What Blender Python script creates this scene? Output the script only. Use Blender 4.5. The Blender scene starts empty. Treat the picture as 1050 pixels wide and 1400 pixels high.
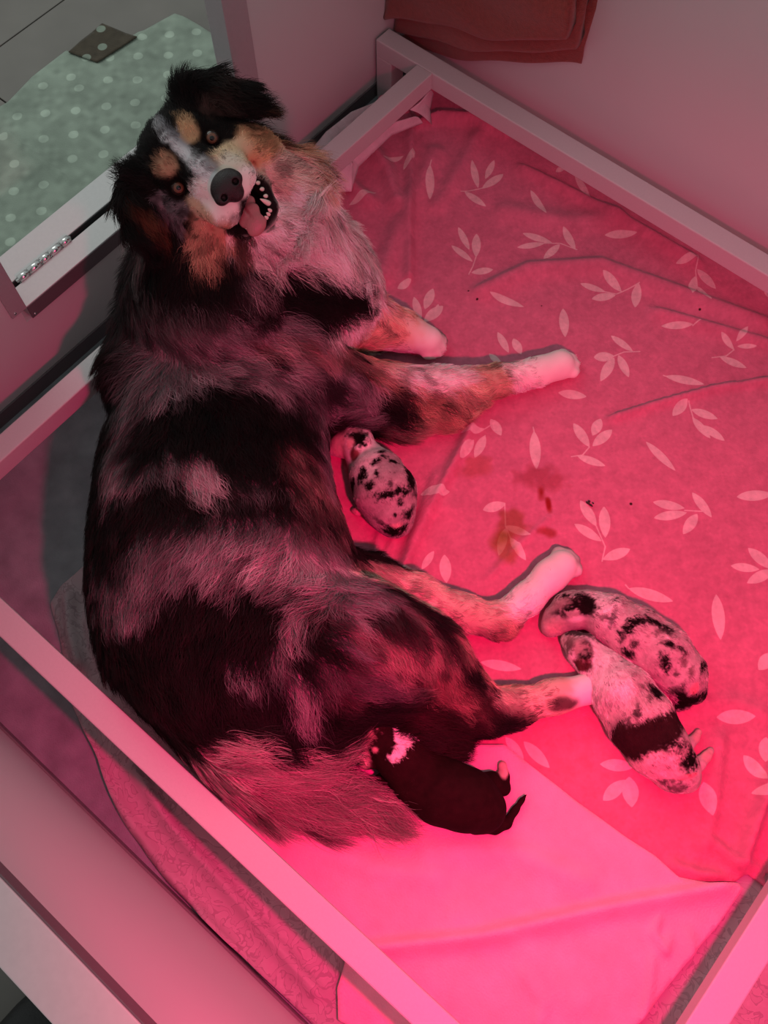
import bpy, bmesh, math, random
import numpy as np
from mathutils import Vector, Matrix
from mathutils.bvhtree import BVHTree
from mathutils.kdtree import KDTree

# ------------------------------------------------------------------ camera, light, exposure
SC = bpy.context.scene
COL = SC.collection
F_PX = 1310.86                                   # focal length for a 1050 x 1400 frame
CAM = np.array([0.94585, -1.16760, 1.34197])
FW = np.array([-0.26132832, 0.30153823, -0.91694177])
RT = np.array([0.76487445, 0.64414994, -0.00615909])
UP = np.array([-0.58879078, 0.70295487, 0.39897351])
cam_data = bpy.data.cameras.new('camera')
cam_data.sensor_fit = 'HORIZONTAL'; cam_data.sensor_width = 36.0
cam_data.lens = F_PX / 1050 * 36.0
cam_data.clip_start = 0.01
cam = bpy.data.objects.new('camera', cam_data); COL.objects.link(cam)
cam.matrix_world = Matrix(((RT[0], UP[0], -FW[0], CAM[0]), (RT[1], UP[1], -FW[1], CAM[1]),
                           (RT[2], UP[2], -FW[2], CAM[2]), (0, 0, 0, 1)))
SC.camera = cam

world = bpy.data.worlds.new('world'); SC.world = world
world.use_nodes = True
world.node_tree.nodes['Background'].inputs[0].default_value = (0.93, 1.0, 0.98, 1)
world.node_tree.nodes['Background'].inputs[1].default_value = 0.36

def lamp(name, kind, loc, target, energy, color, **kw):
    d = bpy.data.lights.new(name, kind); d.energy = energy; d.color = color
    for k, v in kw.items(): setattr(d, k, v)
    o = bpy.data.objects.new(name, d); COL.objects.link(o); o.location = loc
    o.rotation_euler = (Vector(target) - Vector(loc)).to_track_quat('-Z', 'Y').to_euler()
    return o
# the red heat lamp that hangs over the front right corner of the pen
lamp('heat_lamp_light', 'SPOT', (1.17, -1.07, 1.02), (0.99, -0.92, 0.0), 70.0, (1.0, 0.002, 0.155),
     spot_size=math.radians(110), spot_blend=1.0, shadow_soft_size=0.03)
# daylight / ceiling light of the room beyond the doorway
lamp('room_light', 'AREA', (-1.3, -0.2, 1.9), (-0.3, -0.5, 0.0), 11.0, (0.93, 1.0, 0.96), shape='RECTANGLE', size=1.6, size_y=1.2)

vs = SC.view_settings
vs.view_transform = 'Standard'; vs.look = 'None'; vs.exposure = 0.0; vs.gamma = 1.0; vs.use_curve_mapping = False
SC.cycles.max_bounces = 6; SC.cycles.diffuse_bounces = 3

# ------------------------------------------------------------------ helpers
def G(px, py, h=0.0):
    """world point at height h that was measured at photograph pixel (px, py)"""
    d = FW + (px - 525) / F_PX * RT - (py - 700) / F_PX * UP
    return CAM + d * ((h - CAM[2]) / d[2])

def tag(o, label=None, cat=None, group=None, kind=None):
    if label: o['label'] = label
    if cat: o['category'] = cat
    if group: o['group'] = group
    if kind: o['kind'] = kind
    return o
def empty(name, loc, **kw):
    o = bpy.data.objects.new(name, None); COL.objects.link(o); o.location = loc; o.empty_display_size = 0.05
    return tag(o, **kw)
def link(name, me, mat=None, parent=None, smooth=True):
    o = bpy.data.objects.new(name, me); COL.objects.link(o)
    if mat: me.materials.append(mat)
    if parent:
        o.parent = parent
        o.matrix_parent_inverse = Matrix.Translation(-parent.location) if parent.type == 'EMPTY' else Matrix.Identity(4)
    if smooth and len(me.polygons): me.polygons.foreach_set('use_smooth', [True] * len(me.polygons))
    return o
def mesh_of(name, V, Fs):
    me = bpy.data.meshes.new(name); V = np.asarray(V, dtype=np.float32)
    if isinstance(Fs, np.ndarray):
        n, k = Fs.shape
        me.vertices.add(len(V)); me.vertices.foreach_set('co', V.ravel())
        me.loops.add(n * k); me.loops.foreach_set('vertex_index', Fs.astype(np.int32).ravel())
        me.polygons.add(n); me.polygons.foreach_set('loop_start', np.arange(0, n * k, k, dtype=np.int32))
        me.update(calc_edges=True); me.validate()
    else:
        me.from_pydata([tuple(map(float, v)) for v in V], [], Fs); me.update()
    return me
def box_bm(bm, lo, hi, bevel=0.0015):
    lo, hi = Vector(lo), Vector(hi); c = (lo + hi) / 2; s = hi - lo
    r = bmesh.ops.create_cube(bm, size=1.0)
    bmesh.ops.scale(bm, vec=s, verts=r['verts']); bmesh.ops.translate(bm, vec=c, verts=r['verts'])
    if bevel:
        es = list({e for v in r['verts'] for e in v.link_edges})
        bmesh.ops.bevel(bm, geom=es, offset=bevel, segments=2, affect='EDGES', profile=0.5)
def box(name, lo, hi, mat, parent=None, bevel=0.0015, extra=()):
    bm = bmesh.new(); box_bm(bm, lo, hi, bevel)
    for l, h in extra: box_bm(bm, l, h, bevel)
    me = bpy.data.meshes.new(name); bm.to_mesh(me); bm.free()
    return link(name, me, mat, parent, smooth=False)
def cyl(name, a, b, r, mat, parent=None, seg=20, bev=0.0):
    a, b = Vector(a), Vector(b); bm = bmesh.new()
    L = (b - a).length
    g = bmesh.ops.create_cone(bm, cap_ends=True, segments=seg, radius1=r, radius2=r, depth=L)
    if bev:
        es = [e for e in bm.edges if len(e.link_faces) == 2 and any(len(f.verts) > 4 for f in e.link_faces)]
        bmesh.ops.bevel(bm, geom=es, offset=bev, segments=2, affect='EDGES')
    m = Matrix.Translation((a + b) / 2) @ (b - a).to_track_quat('Z', 'Y').to_matrix().to_4x4()
    bmesh.ops.transform(bm, matrix=m, verts=bm.verts)
    me = bpy.data.meshes.new(name); bm.to_mesh(me); bm.free()
    o = link(name, me, mat, parent)
    for p in me.polygons: p.use_smooth = len(p.vertices) == 4 and abs(p.normal.dot((b - a).normalized())) < .5
    return o

# vectorised lattice noise, about -1..1
_rs = np.random.RandomState(7); _tab = _rs.rand(4096).astype(np.float32) * 2 - 1
def noise3(P, s=1.0, seed=0):
    Q = np.asarray(P, dtype=np.float64) / s + 100.0 + seed * 17.3
    i = np.floor(Q).astype(np.int64); f = Q - i; f = f * f * (3 - 2 * f)
    out = 0
    for dx in (0, 1):
        for dy in (0, 1):
            for dz in (0, 1):
                h = ((i[..., 0] + dx) * 73856093 ^ (i[..., 1] + dy) * 19349663 ^ (i[..., 2] + dz) * 83492791) & 4095
                w = (f[..., 0] if dx else 1 - f[..., 0]) * (f[..., 1] if dy else 1 - f[..., 1]) * (f[..., 2] if dz else 1 - f[..., 2])
                out = out + w * _tab[h]
    return out
def sstep(a, b, x):
    t = np.clip((x - a) / (b - a), 0, 1); return t * t * (3 - 2 * t)

# ------------------------------------------------------------------ materials
def new_mat(name):
    m = bpy.data.materials.new(name); m.use_nodes = True
    nt = m.node_tree; return m, nt, nt.nodes['Principled BSDF']
def plain(name, col, rough=0.5, metal=0.0, noise=0.0, nscale=40, bump=0.0, bscale=300, sheen=0.0, spec=0.5):
    m, nt, b = new_mat(name)
    b.inputs['Base Color'].default_value = (*col, 1); b.inputs['Roughness'].default_value = rough
    b.inputs['Metallic'].default_value = metal; b.inputs['Specular IOR Level'].default_value = spec
    if sheen: b.inputs['Sheen Weight'].default_value = sheen
    tc = nt.nodes.new('ShaderNodeTexCoord')
    if noise:
        n = nt.nodes.new('ShaderNodeTexNoise'); n.inputs['Scale'].default_value = nscale; n.inputs['Detail'].default_value = 5
        nt.links.new(tc.outputs['Object'], n.inputs['Vector'])
        mp = nt.nodes.new('ShaderNodeMapRange'); mp.inputs[1].default_value = .25; mp.inputs[2].default_value = .75
        mp.inputs[3].default_value = 1 - noise; mp.inputs[4].default_value = 1 + noise
        nt.links.new(n.outputs['Fac'], mp.inputs[0])
        mx = nt.nodes.new('ShaderNodeVectorMath'); mx.operation = 'SCALE'; mx.inputs[0].default_value = col
        nt.links.new(mp.outputs[0], mx.inputs['Scale']); nt.links.new(mx.outputs[0], b.inputs['Base Color'])
    if bump:
        n2 = nt.nodes.new('ShaderNodeTexNoise'); n2.inputs['Scale'].default_value = bscale; n2.inputs['Detail'].default_value = 4
        nt.links.new(tc.outputs['Object'], n2.inputs['Vector'])
        bp = nt.nodes.new('ShaderNodeBump'); bp.inputs['Strength'].default_value = bump; bp.inputs['Distance'].default_value = .002
        nt.links.new(n2.outputs['Fac'], bp.inputs['Height']); nt.links.new(bp.outputs[0], b.inputs['Normal'])
    return m
def coat_mat(name, rough=0.6, spec=0.25):
    m, nt, b = new_mat(name)
    a = nt.nodes.new('ShaderNodeAttribute'); a.attribute_name = 'coat'
    nt.links.new(a.outputs['Color'], b.inputs['Base Color'])
    b.inputs['Roughness'].default_value = rough; b.inputs['Specular IOR Level'].default_value = spec
    return m
def image_mat(name, arr, x0, y0, sx, sy, rough=0.9, bump=0.35, bscale=450, sheen=0.15):
    """flat print generated here as an array, mapped on the world x/y of the cloth"""
    h, w, _ = arr.shape
    im = bpy.data.images.new(name, w, h, alpha=False, float_buffer=False)
    A = np.ones((h, w, 4), np.float32); A[..., :3] = np.clip(arr, 0, 1)
    im.pixels.foreach_set(A.ravel()); im.update(); im.pack()
    m, nt, b = new_mat(name)
    tc = nt.nodes.new('ShaderNodeTexCoord'); mp = nt.nodes.new('ShaderNodeMapping'); mp.vector_type = 'POINT'
    mp.inputs['Location'].default_value = (-x0 / sx, -y0 / sy, 0); mp.inputs['Scale'].default_value = (1 / sx, 1 / sy, 1)
    t = nt.nodes.new('ShaderNodeTexImage'); t.image = im; t.extension = 'EXTEND'
    nt.links.new(tc.outputs['Object'], mp.inputs[0]); nt.links.new(mp.outputs[0], t.inputs[0])
    nt.links.new(t.outputs[0], b.inputs['Base Color'])
    b.inputs['Roughness'].default_value = rough; b.inputs['Sheen Weight'].default_value = sheen
    b.inputs['Specular IOR Level'].default_value = 0.1
    n2 = nt.nodes.new('ShaderNodeTexNoise'); n2.inputs['Scale'].default_value = bscale; n2.inputs['Detail'].default_value = 4
    nt.links.new(tc.outputs['Object'], n2.inputs['Vector'])
    bp = nt.nodes.new('ShaderNodeBump'); bp.inputs['Strength'].default_value = bump; bp.inputs['Distance'].default_value = .002
    nt.links.new(n2.outputs['Fac'], bp.inputs['Height']); nt.links.new(bp.outputs[0], b.inputs['Normal'])
    return m

M_WALL = plain('wall_panel_plastic', (0.60, 0.61, 0.61), 0.42, noise=0.02, nscale=3, bump=0.05, bscale=60)
M_PROF = plain('brown_frame_metal', (0.40, 0.36, 0.38), 0.35, noise=0.04, nscale=200)
M_PROFD = plain('dark_frame_metal', (0.13, 0.11, 0.12), 0.4, noise=0.04, nscale=200)
M_TOP = plain('pale_sill_metal', (0.56, 0.55, 0.55), 0.4, noise=0.03, nscale=200)
M_RAIL = plain('powder_coated_rail', (0.56, 0.53, 0.54), 0.45, noise=0.03, nscale=300, bump=0.06, bscale=900)
M_CHROME = plain('hinge_steel', (0.75, 0.75, 0.74), 0.22, metal=1.0)
M_GAP = plain('shadow_gap_rubber', (0.015, 0.015, 0.016), 0.7)
M_CARPET = plain('grey_carpet', (0.21, 0.25, 0.265), 0.95, noise=0.28, nscale=22, bump=0.6, bscale=500)
M_TILE = plain('floor_tile_stone', (0.17, 0.155, 0.14), 0.55, noise=0.12, nscale=9, bump=0.05, bscale=120)
M_GROUT = plain('grout', (0.06, 0.055, 0.05), 0.9)
M_TOWEL = plain('terracotta_terry', (0.27, 0.045, 0.035), 0.95, noise=0.22, nscale=160, bump=1.0, bscale=700, sheen=0.3)
N_DOG = 200000
# ------------------------------------------------------------------ the setting: floors and pen walls
floor = box('floor', (-1.6, -2.4, -0.03), (1.9, 0.9, -0.012), M_GROUT, bevel=0)
tag(floor, kind='structure')
TS = 0.62
ox, oy = -0.643 + 0.03, -0.36
tile_me = None
for i in range(-2, 5):
    for j in range(-4, 3):
        x0 = -0.645 + i * TS; y0 = -0.54 + j * TS
        bmx = (x0 + 0.0015, y0 + 0.0015); bmy = (x0 + TS - 0.0015, y0 + TS - 0.0015)
        if x0 > 1.8 or y0 > 0.8: continue
        if tile_me is None:
            t = box('tile', (0.0015, 0.0015, -0.012), (TS - 0.0015, TS - 0.0015, -0.001), M_TILE, None, 0.001)
            tile_me = t.data
        else:
            t = bpy.data.objects.new('tile', tile_me); COL.objects.link(t)
        t.parent = floor; t.location = (x0, y0, 0)
pen_floor = box('floor_carpet', (-0.002, -1.32, -0.0008), (1.392, 0.002, 0.0005), M_CARPET, bevel=0)
tag(pen_floor, kind='structure')

WH = 0.64
wall_a = box('wall_back', (-0.035, 0.0, 0.0), (1.425, 0.033, WH), M_WALL); tag(wall_a, kind='structure')
box('base_profile', (0.0, -0.003, 0.0), (1.39, 0.0005, 0.03), M_PROFD, wall_a, 0.0006)
box('top_profile', (-0.035, -0.003, WH - 0.03), (1.425, 0.036, WH + 0.002), M_PROF, wall_a, 0.001)
box('corner_profile', (0.0, -0.012, 0.03), (0.012, 0.0, WH - 0.03), M_PROF, wall_a, 0.001)

JR, JL = -0.409, -0.871                       # door jambs (y), right and left in the photograph
SH = 0.179                                    # sill height
wall_b = box('wall_left', (-0.033, JL - 0.01, 0.0), (0.0, JR + 0.01, SH - 0.03), M_WALL,
             extra=[((-0.033, JR + 0.01, 0.0), (0.0, 0.0, WH)), ((-0.033, -1.318, 0.0), (0.0, JL - 0.01, WH))], bevel=0.0)
tag(wall_b, kind='structure')
box('base_profile', (-0.0005, -1.318, 0.0), (0.003, -0.003, 0.03), M_PROFD, wall_b, 0.0006)
box('door_jamb', (-0.036, JR, SH - 0.025), (0.0025, JR + 0.046, WH), M_PROF, wall_b, 0.0008)
box('door_jamb', (-0.036, JL - 0.027, SH), (0.0045, JL, WH), M_PROF, wall_b, 0.0008)
box('sill_profile', (-0.036, JL, SH - 0.028), (0.0025, JR, SH), M_TOP, wall_b, 0.0008)
box('sill_face', (0.0015, JL, SH - 0.028), (0.0035, JR, SH - 0.0012), M_PROFD, wall_b, 0.0004)
for y, z in ((JL + 0.006, SH - 0.021), (JL - 0.020, SH + 0.007)):
    cyl('screw', (0.003, y, z), (0.006, y, z), 0.0022, M_CHROME, wall_b, 12, 0.0006)

wall_c = box('wall_front', (-0.035, -1.351, 0.0), (1.425, -1.318, WH), M_WALL); tag(wall_c, kind='structure')
box('base_profile', (0.0, -1.3185, 0.0), (1.39, -1.315, 0.03), M_PROFD, wall_c, 0.0006)
box('top_profile', (-0.036, -1.352, WH - 0.026), (1.426, -1.315, WH + 0.002), M_TOP, wall_c, 0.001)
box('top_profile_face', (-0.036, -1.3155, WH - 0.0265), (1.426, -1.3135, WH + 0.0), M_PROFD, wall_c, 0.0004)
wall_d = box('wall_right', (1.39, -1.318, 0.0), (1.425, 0.0, WH), M_WALL); tag(wall_d, kind='structure')
box('base_profile', (1.387, -1.315, 0.0), (1.3905, -0.003, 0.03), M_PROFD, wall_d, 0.0006)

# drop-down door leaf that hangs folded outside the sill
door = box('door_1', (-0.098, JL - 0.02, 0.004), (-0.048, JR - 0.003, SH - 0.001), M_TOP, bevel=0.0012)
tag(door, kind='structure')
h0 = G(93, 323, SH + .004); h1 = G(24, 381, SH + .004)
hy0, hy1 = float(h0[1]), float(h1[1]); hx = -0.0415
hinge = box('hinge', (hx - 0.0045, hy1, SH - 0.02), (hx + 0.0045, hy0, SH - 0.004), M_CHROME, door, 0.0004)
nk = 5; wts = [1, 1.25, 1, 1.35, 1.05]; cum = np.cumsum([0] + wts) / sum(wts)
for k in range(nk):
    ya = hy0 + (hy1 - hy0) * cum[k]; yb = hy0 + (hy1 - hy0) * cum[k + 1]
    cyl('knuckle', (hx, ya - 0.0006, SH + 0.001), (hx, yb + 0.0006, SH + 0.001), 0.0062, M_CHROME, hinge, 24, 0.0006)
cyl('hinge_pin', (hx, hy1 - 0.004, SH + 0.001), (hx, hy0 + 0.002, SH + 0.001), 0.003, M_CHROME, hinge, 12, 0.0006)
box('gasket', (-0.0484, JL, SH - 0.06), (-0.0464, JR, SH - 0.0015), M_GAP, door, 0)

# ------------------------------------------------------------------ guard rail frame
rail = empty('guard_rail', (0.7, -0.65, 0.0), label='pale grey square tube guard rail running round the inside of the pen on legs', cat='guard rail')
RT_, RB_ = 0.130, 0.095
box('rail', (0.0065, -0.0862, RB_), (1.384, -0.0502, RT_), M_RAIL, rail, 0.002)
box('rail', (0.0995, -1.300, RB_), (0.1343, -0.0855, RT_), M_RAIL, rail, 0.002)
box('rail', (0.0065, -1.2275, RB_ + 0.0005), (1.384, -1.1917, RT_ + 0.0005), M_RAIL, rail, 0.002)
box('rail', (1.2600, -1.300, RB_), (1.2985, -0.0855, RT_), M_RAIL, rail, 0.002)
for x, y in ((0.0065, -0.0862), (0.0065, -1.2275), (1.349, -0.0862), (1.349, -1.2275)):
    box('leg', (x, y, 0.001), (x + 0.035, y + 0.035, RB_ + 0.001), M_RAIL, rail, 0.002)
for x, y in ((0.0995, -1.300), (1.2600, -1.300)):
    box('leg', (x, y, 0.001), (x + 0.035, y + 0.035, RB_ + 0.001), M_RAIL, rail, 0.002)
# ------------------------------------------------------------------ cloths
def polyxy(pts, h=0.0): return np.array([G(x, y, h)[:2] for x, y in pts])
def inside(P, poly):
    x, y = P[:, 0], P[:, 1]; r = np.zeros(len(P), bool); n = len(poly)
    for i in range(n):
        x1, y1 = poly[i]; x2, y2 = poly[(i + 1) % n]
        c = ((y1 > y) != (y2 > y)) & (x < (x2 - x1) * (y - y1) / (y2 - y1 + 1e-12) + x1); r ^= c
    return r
def near_poly(P, poly, closed=True):
    best = np.full(len(P), 1e9); Q = P.copy(); side = np.zeros(len(P))
    m = len(poly) if closed else len(poly) - 1
    for i in range(m):
        a = poly[i]; b = poly[(i + 1) % len(poly)]; ab = b - a
        t = np.clip(((P - a) @ ab) / (ab @ ab + 1e-12), 0, 1); q = a + t[:, None] * ab
        d = np.hypot(*(P - q).T); k = d < best; best[k] = d[k]; Q[k] = q[k]
        side[k] = np.sign(ab[0] * (P[k, 1] - a[1]) - ab[1] * (P[k, 0] - a[0]))
    return best, Q, side
def ridge(P, pts, w, h, px=True, fade=0.03, asym=0.0):
    """fold along a polyline; the ends fade out"""
    L = polyxy(pts) if px else np.array(pts)
    d, Q, s = near_poly(P, L, False)
    e = np.minimum(np.hypot(*(P - L[0]).T), np.hypot(*(P - L[-1]).T))
    f = sstep(0, fade, np.minimum(np.hypot(*(Q - L[0]).T), np.hypot(*(Q - L[-1]).T)) + 0.002)
    g = np.exp(-(d / w) ** 2)
    if asym: g = np.where(s > 0, np.exp(-(d / (w * asym)) ** 2), g)
    return h * g * f * 1.25
def wavy(poly, amp, seed, step=0.012):
    out = []; n = len(poly)
    for i in range(n):
        a = poly[i]; b = poly[(i + 1) % n]; k = max(1, int(np.hypot(*(b - a)) / step))
        for j in range(k): out.append(a + (b - a) * j / k)
    out = np.array(out); P3 = np.c_[out, np.zeros(len(out))]
    return out + amp * np.c_[noise3(P3, 0.05, seed), noise3(P3, 0.05, seed + 3)]
def cloth(name, poly, hfun, mat, step=0.005, thick=0.0022, parent=None):
    x0, y0 = poly.min(0) - step; x1, y1 = poly.max(0) + step
    nx, ny = int((x1 - x0) / step) + 2, int((y1 - y0) / step) + 2
    X, Y = np.meshgrid(x0 + np.arange(nx) * step, y0 + np.arange(ny) * step, indexing='ij')
    P = np.c_[X.ravel(), Y.ravel()]
    idx = np.arange(nx * ny).reshape(nx, ny)
    q = np.stack([idx[:-1, :-1], idx[1:, :-1], idx[1:, 1:], idx[:-1, 1:]], -1).reshape(-1, 4)
    keep = inside(P[q].mean(1), poly); q = q[keep]
    e = np.sort(np.concatenate([q[:, [0, 1]], q[:, [1, 2]], q[:, [2, 3]], q[:, [3, 0]]]), axis=1)
    u, c = np.unique(e, axis=0, return_counts=True); bd = np.unique(u[c == 1])
    Pb = P[bd]; d, Q, _ = near_poly(Pb, poly); m = d < step * 1.1; Pb[m] = Q[m]; P[bd] = Pb
    use = np.unique(q); remap = -np.ones(len(P), np.int64); remap[use] = np.arange(len(use))
    P = P[use]; q = remap[q]
    Z = hfun(P)
    n = len(P)
    top = np.c_[P, Z]; bot = np.c_[P, np.maximum(Z - thick, 0.0006)]
    rb = remap[bd]
    eb = u[c == 1]; eb = remap[eb]
    # side faces: need orientation, recovered from directed edges
    de = np.concatenate([q[:, [0, 1]], q[:, [1, 2]], q[:, [2, 3]], q[:, [3, 0]]])
    key = set(map(tuple, eb.tolist()))
    sd = np.array([(a, b) for a, b in de.tolist() if (min(a, b), max(a, b)) in key])
    sides = np.c_[sd[:, 1], sd[:, 0], sd[:, 0] + n, sd[:, 1] + n]
    Fs = np.concatenate([q, q[:, ::-1] + n, sides])
    me = mesh_of(name, np.concatenate([top, bot]), Fs)
    return link(name, me, mat, parent)

# --- leaf print (positions measured on the photograph, in world metres on the cloth)
LEAF, STEM = [], []
def lv(o, s, *L):
    for x1, y1, x2, y2, w in L:
        LEAF.append((G(o[0] + x1 / s, o[1] + y1 / s, .006)[:2], G(o[0] + x2 / s, o[1] + y2 / s, .006)[:2], w / s / 1000.0))
def st(o, s, *pts): STEM.append([G(o[0] + x / s, o[1] + y / s, .006)[:2] for x, y in pts])
A, sA = (600, 160), 2.3333
lv(A, sA, (105,145,125,228,30),(176,143,148,200,28),(205,185,138,230,36),(82,240,150,287,32),(292,237,340,320,30),
   (62,353,97,427,28),(120,375,118,450,36),(40,412,107,465,28),(172,490,103,500,32),(267,373,360,403,32),(250,418,337,405,28),
   (385,408,333,457,32),(395,357,435,425,32),(528,380,628,380,36),(370,190,402,172,25),(430,200,480,275,28),
   (753,475,820,455,30),(820,495,880,555,34),(815,515,800,580,34),(822,545,860,600,28),
   (520,500,582,560,34),(450,535,530,560,28),(487,583,563,570,36),(632,540,625,610,38),(160,572,270,610,32),(395,615,402,705,38),
   (187,690,222,755,30),(237,710,262,760,34),(160,758,200,795,25),(708,670,805,672,28),
   (548,700,618,750,30),(493,770,558,765,42),(558,770,515,845,38),(572,762,605,832,34),
   (980,678,945,722,26),(895,697,940,745,24),(950,735,1010,738,18),(895,768,980,803,32),(722,828,845,855,34),(380,882,470,895,38),
   (790,905,745,955,38),(805,935,888,965,34),(808,960,865,1027,30),(840,985,910,1035,32),(1030,565,1060,592,22),(165,965,198,1018,34),
   (-2,600,-12,640,18))
for p in ([(70,240),(95,238),(125,232),(140,228)],[(118,450),(108,480),(95,505)],[(337,405),(387,405),(440,425)],[(820,455),(815,500),(822,545)],
          [(530,560),(565,567),(635,540)],[(558,765),(590,752),(640,750)],[(940,745),(915,765),(870,770)],[(795,910),(810,960),(815,968)],[(805,675),(835,655)],[(722,828),(716,826)]): st(A, sA, *p)
B, sB = (400, 550), 1.6154
lv(B, sB, (620,48,655,100,26),(680,38,662,75,26),(705,62,662,98,26),(628,120,690,142,22),(533,65,538,150,28),(780,88,845,152,22),
   (370,72,425,60,20),(445,40,460,75,20),(425,75,402,125,24),(400,85,368,130,22),(282,208,347,200,30),
   (795,222,865,235,24),(797,257,870,245,24),(882,200,925,255,24),(893,248,862,292,26),(980,210,1060,204,28),
   (635,218,670,275,26),(687,232,690,300,28),(622,270,682,308,24),(745,325,685,348,26),(420,240,470,225,26),(468,275,525,295,20),
   (470,280,455,340,22),(480,300,515,350,22),(1005,323,1060,370,28),(967,362,1030,370,22),(1060,372,1003,400,26),(742,412,840,440,28),
   (935,425,945,525,30),(335,338,340,400,28),(235,372,300,385,22),(312,330,285,370,18),(1060,555,1028,592,30),(415,575,505,590,24),
   (935,697,1020,695,32),(470,740,510,790,22),(510,750,567,808,26),(678,800,755,805,26),(685,880,735,835,28),(742,828,748,895,36),
   (905,840,922,915,34),(995,780,1040,835,30),(1045,740,1042,795,30),(1080,852,1010,865,26))
for p in ([(655,100),(640,118),(615,122)],[(865,240),(905,242)],[(670,275),(690,320),(683,352)],[(468,225),(470,275),(480,300)],[(742,412),(735,404)],[(425,60),(440,50)],[(425,75),(415,95)],[(533,65),(531,56)]): st(B, sB, *p)
D, sD = (400, 0), 1.6154
lv(D, sD, (303,377,303,445,26),(200,362,245,350,20),(245,382,270,340,20),(125,455,185,430,20),(232,640,262,625,22),(310,640,292,685,26),(332,678,290,712,30),(268,658,283,710,22))
for p in ([(290,712),(288,725)],[(303,377),(306,366)]): st(D, sD, *p)

def raster(x0, y0, sx, sy, W, H, base):
    img = np.empty((H, W, 3), np.float32); img[:] = base
    def win(lo, hi):
        i0 = max(0, int((lo[0] - x0) / sx * W) - 2); i1 = min(W, int((hi[0] - x0) / sx * W) + 3)
        j0 = max(0, int((lo[1] - y0) / sy * H) - 2); j1 = min(H, int((hi[1] - y0) / sy * H) + 3)
        if i1 <= i0 or j1 <= j0: return None
        X, Y = np.meshgrid(x0 + (np.arange(i0, i1) + .5) / W * sx, y0 + (np.arange(j0, j1) + .5) / H * sy)
        return (slice(j0, j1), slice(i0, i1)), np.stack([X, Y], -1)
    return img, win
def blend(img, sl, m, col): img[sl] = img[sl] * (1 - m[..., None]) + np.array(col, np.float32) * m[..., None]
BX, BY, BSX, BSY = -0.03, -1.36, 1.46, 1.39
W_, H_ = 2048, 1950
PINK = (0.78, 0.44, 0.54); LEAFC = (0.88, 0.74, 0.75)
img, win = raster(BX, BY, BSX, BSY, W_, H_, PINK)
gx, gy = np.meshgrid(np.arange(W_) / W_ * BSX, np.arange(H_) / H_ * BSY)
gp = np.stack([gx, gy, gx * 0], -1)
fib = (noise3(gp, .012, 1) * .5 + noise3(gp, .004, 2) * .5).astype(np.float32)
big = noise3(gp, .16, 5).astype(np.float32)
aa = 0.0006
for a, b, w in LEAF:
    r = win(np.minimum(a, b) - w, np.maximum(a, b) + w)
    if r is None: continue
    sl, P = r; ab = b - a; L = np.hypot(*ab); u = ab / L
    t = ((P - a) @ u) / L; s = (P - a) @ np.array([-u[1], u[0]])
    tt = np.clip(t, 0, 1); prof = w / 2 * (4 * tt * (1 - tt)) ** 0.85 * (1.08 - .16 * tt)
    m = np.clip((prof - np.abs(s)) / aa + .5, 0, 1) * (t > 0) * (t < 1)
    blend(img, sl, m * .92, LEAFC)
for S in STEM:
    S = np.array(S); r = win(S.min(0) - .004, S.max(0) + .004)
    if r is None: continue
    sl, P = r; sh = P.shape[:2]; d = near_poly(P.reshape(-1, 2), S, False)[0].reshape(sh)
    blend(img, sl, np.clip((.0010 - d) / aa + .5, 0, 1) * .85, LEAFC)
def stain(px, py, rx, ry, col, amt, seed):
    c = G(px, py, .006)[:2]; rr = max(rx, ry) / 1000 * 1.6
    sl, P = win(c - rr, c + rr)
    e = G(px + 1, py, .006)[:2] - G(px, py, .006)[:2]; e = e / np.hypot(*e); f = np.array([-e[1], e[0]])
    q = np.hypot(((P - c) @ e) / (rx / 1000), ((P - c) @ f) / (ry / 1000))
    n = noise3(np.concatenate([P, P[..., :1] * 0], -1), .012, seed)
    blend(img, sl, sstep(1.15, .35, q + n * .45) * amt, col)
stain(700, 722, 34, 34, (.42, .22, .05), .45, 11); stain(688, 748, 22, 30, (.45, .30, .06), .45, 12)
stain(740, 675, 9, 17, (.50, .05, .02), .75, 13); stain(750, 692, 6, 14, (.50, .04, .02), .8, 14)
stain(747, 728, 14, 10, (.50, .08, .03), .5, 15); stain(742, 655, 45, 22, (.50, .16, .18), .4, 16)
stain(650, 640, 30, 20, (.55, .20, .12), .3, 17); stain(520, 812, 40, 10, (.5, .25, .1), .3, 18)
for px, py in ((652, 412), (740, 420), (955, 427), (862, 690), (905, 880), (640, 400)): stain(px, py, 2.2, 2.2, (.12, .03, .02), .9, px)
img *= (1 + .10 * fib + .05 * big)[..., None]
M_LEAFCLOTH = image_mat('pink_leaf_fleece', img, BX, BY, BSX, BSY, bump=.5)

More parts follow.
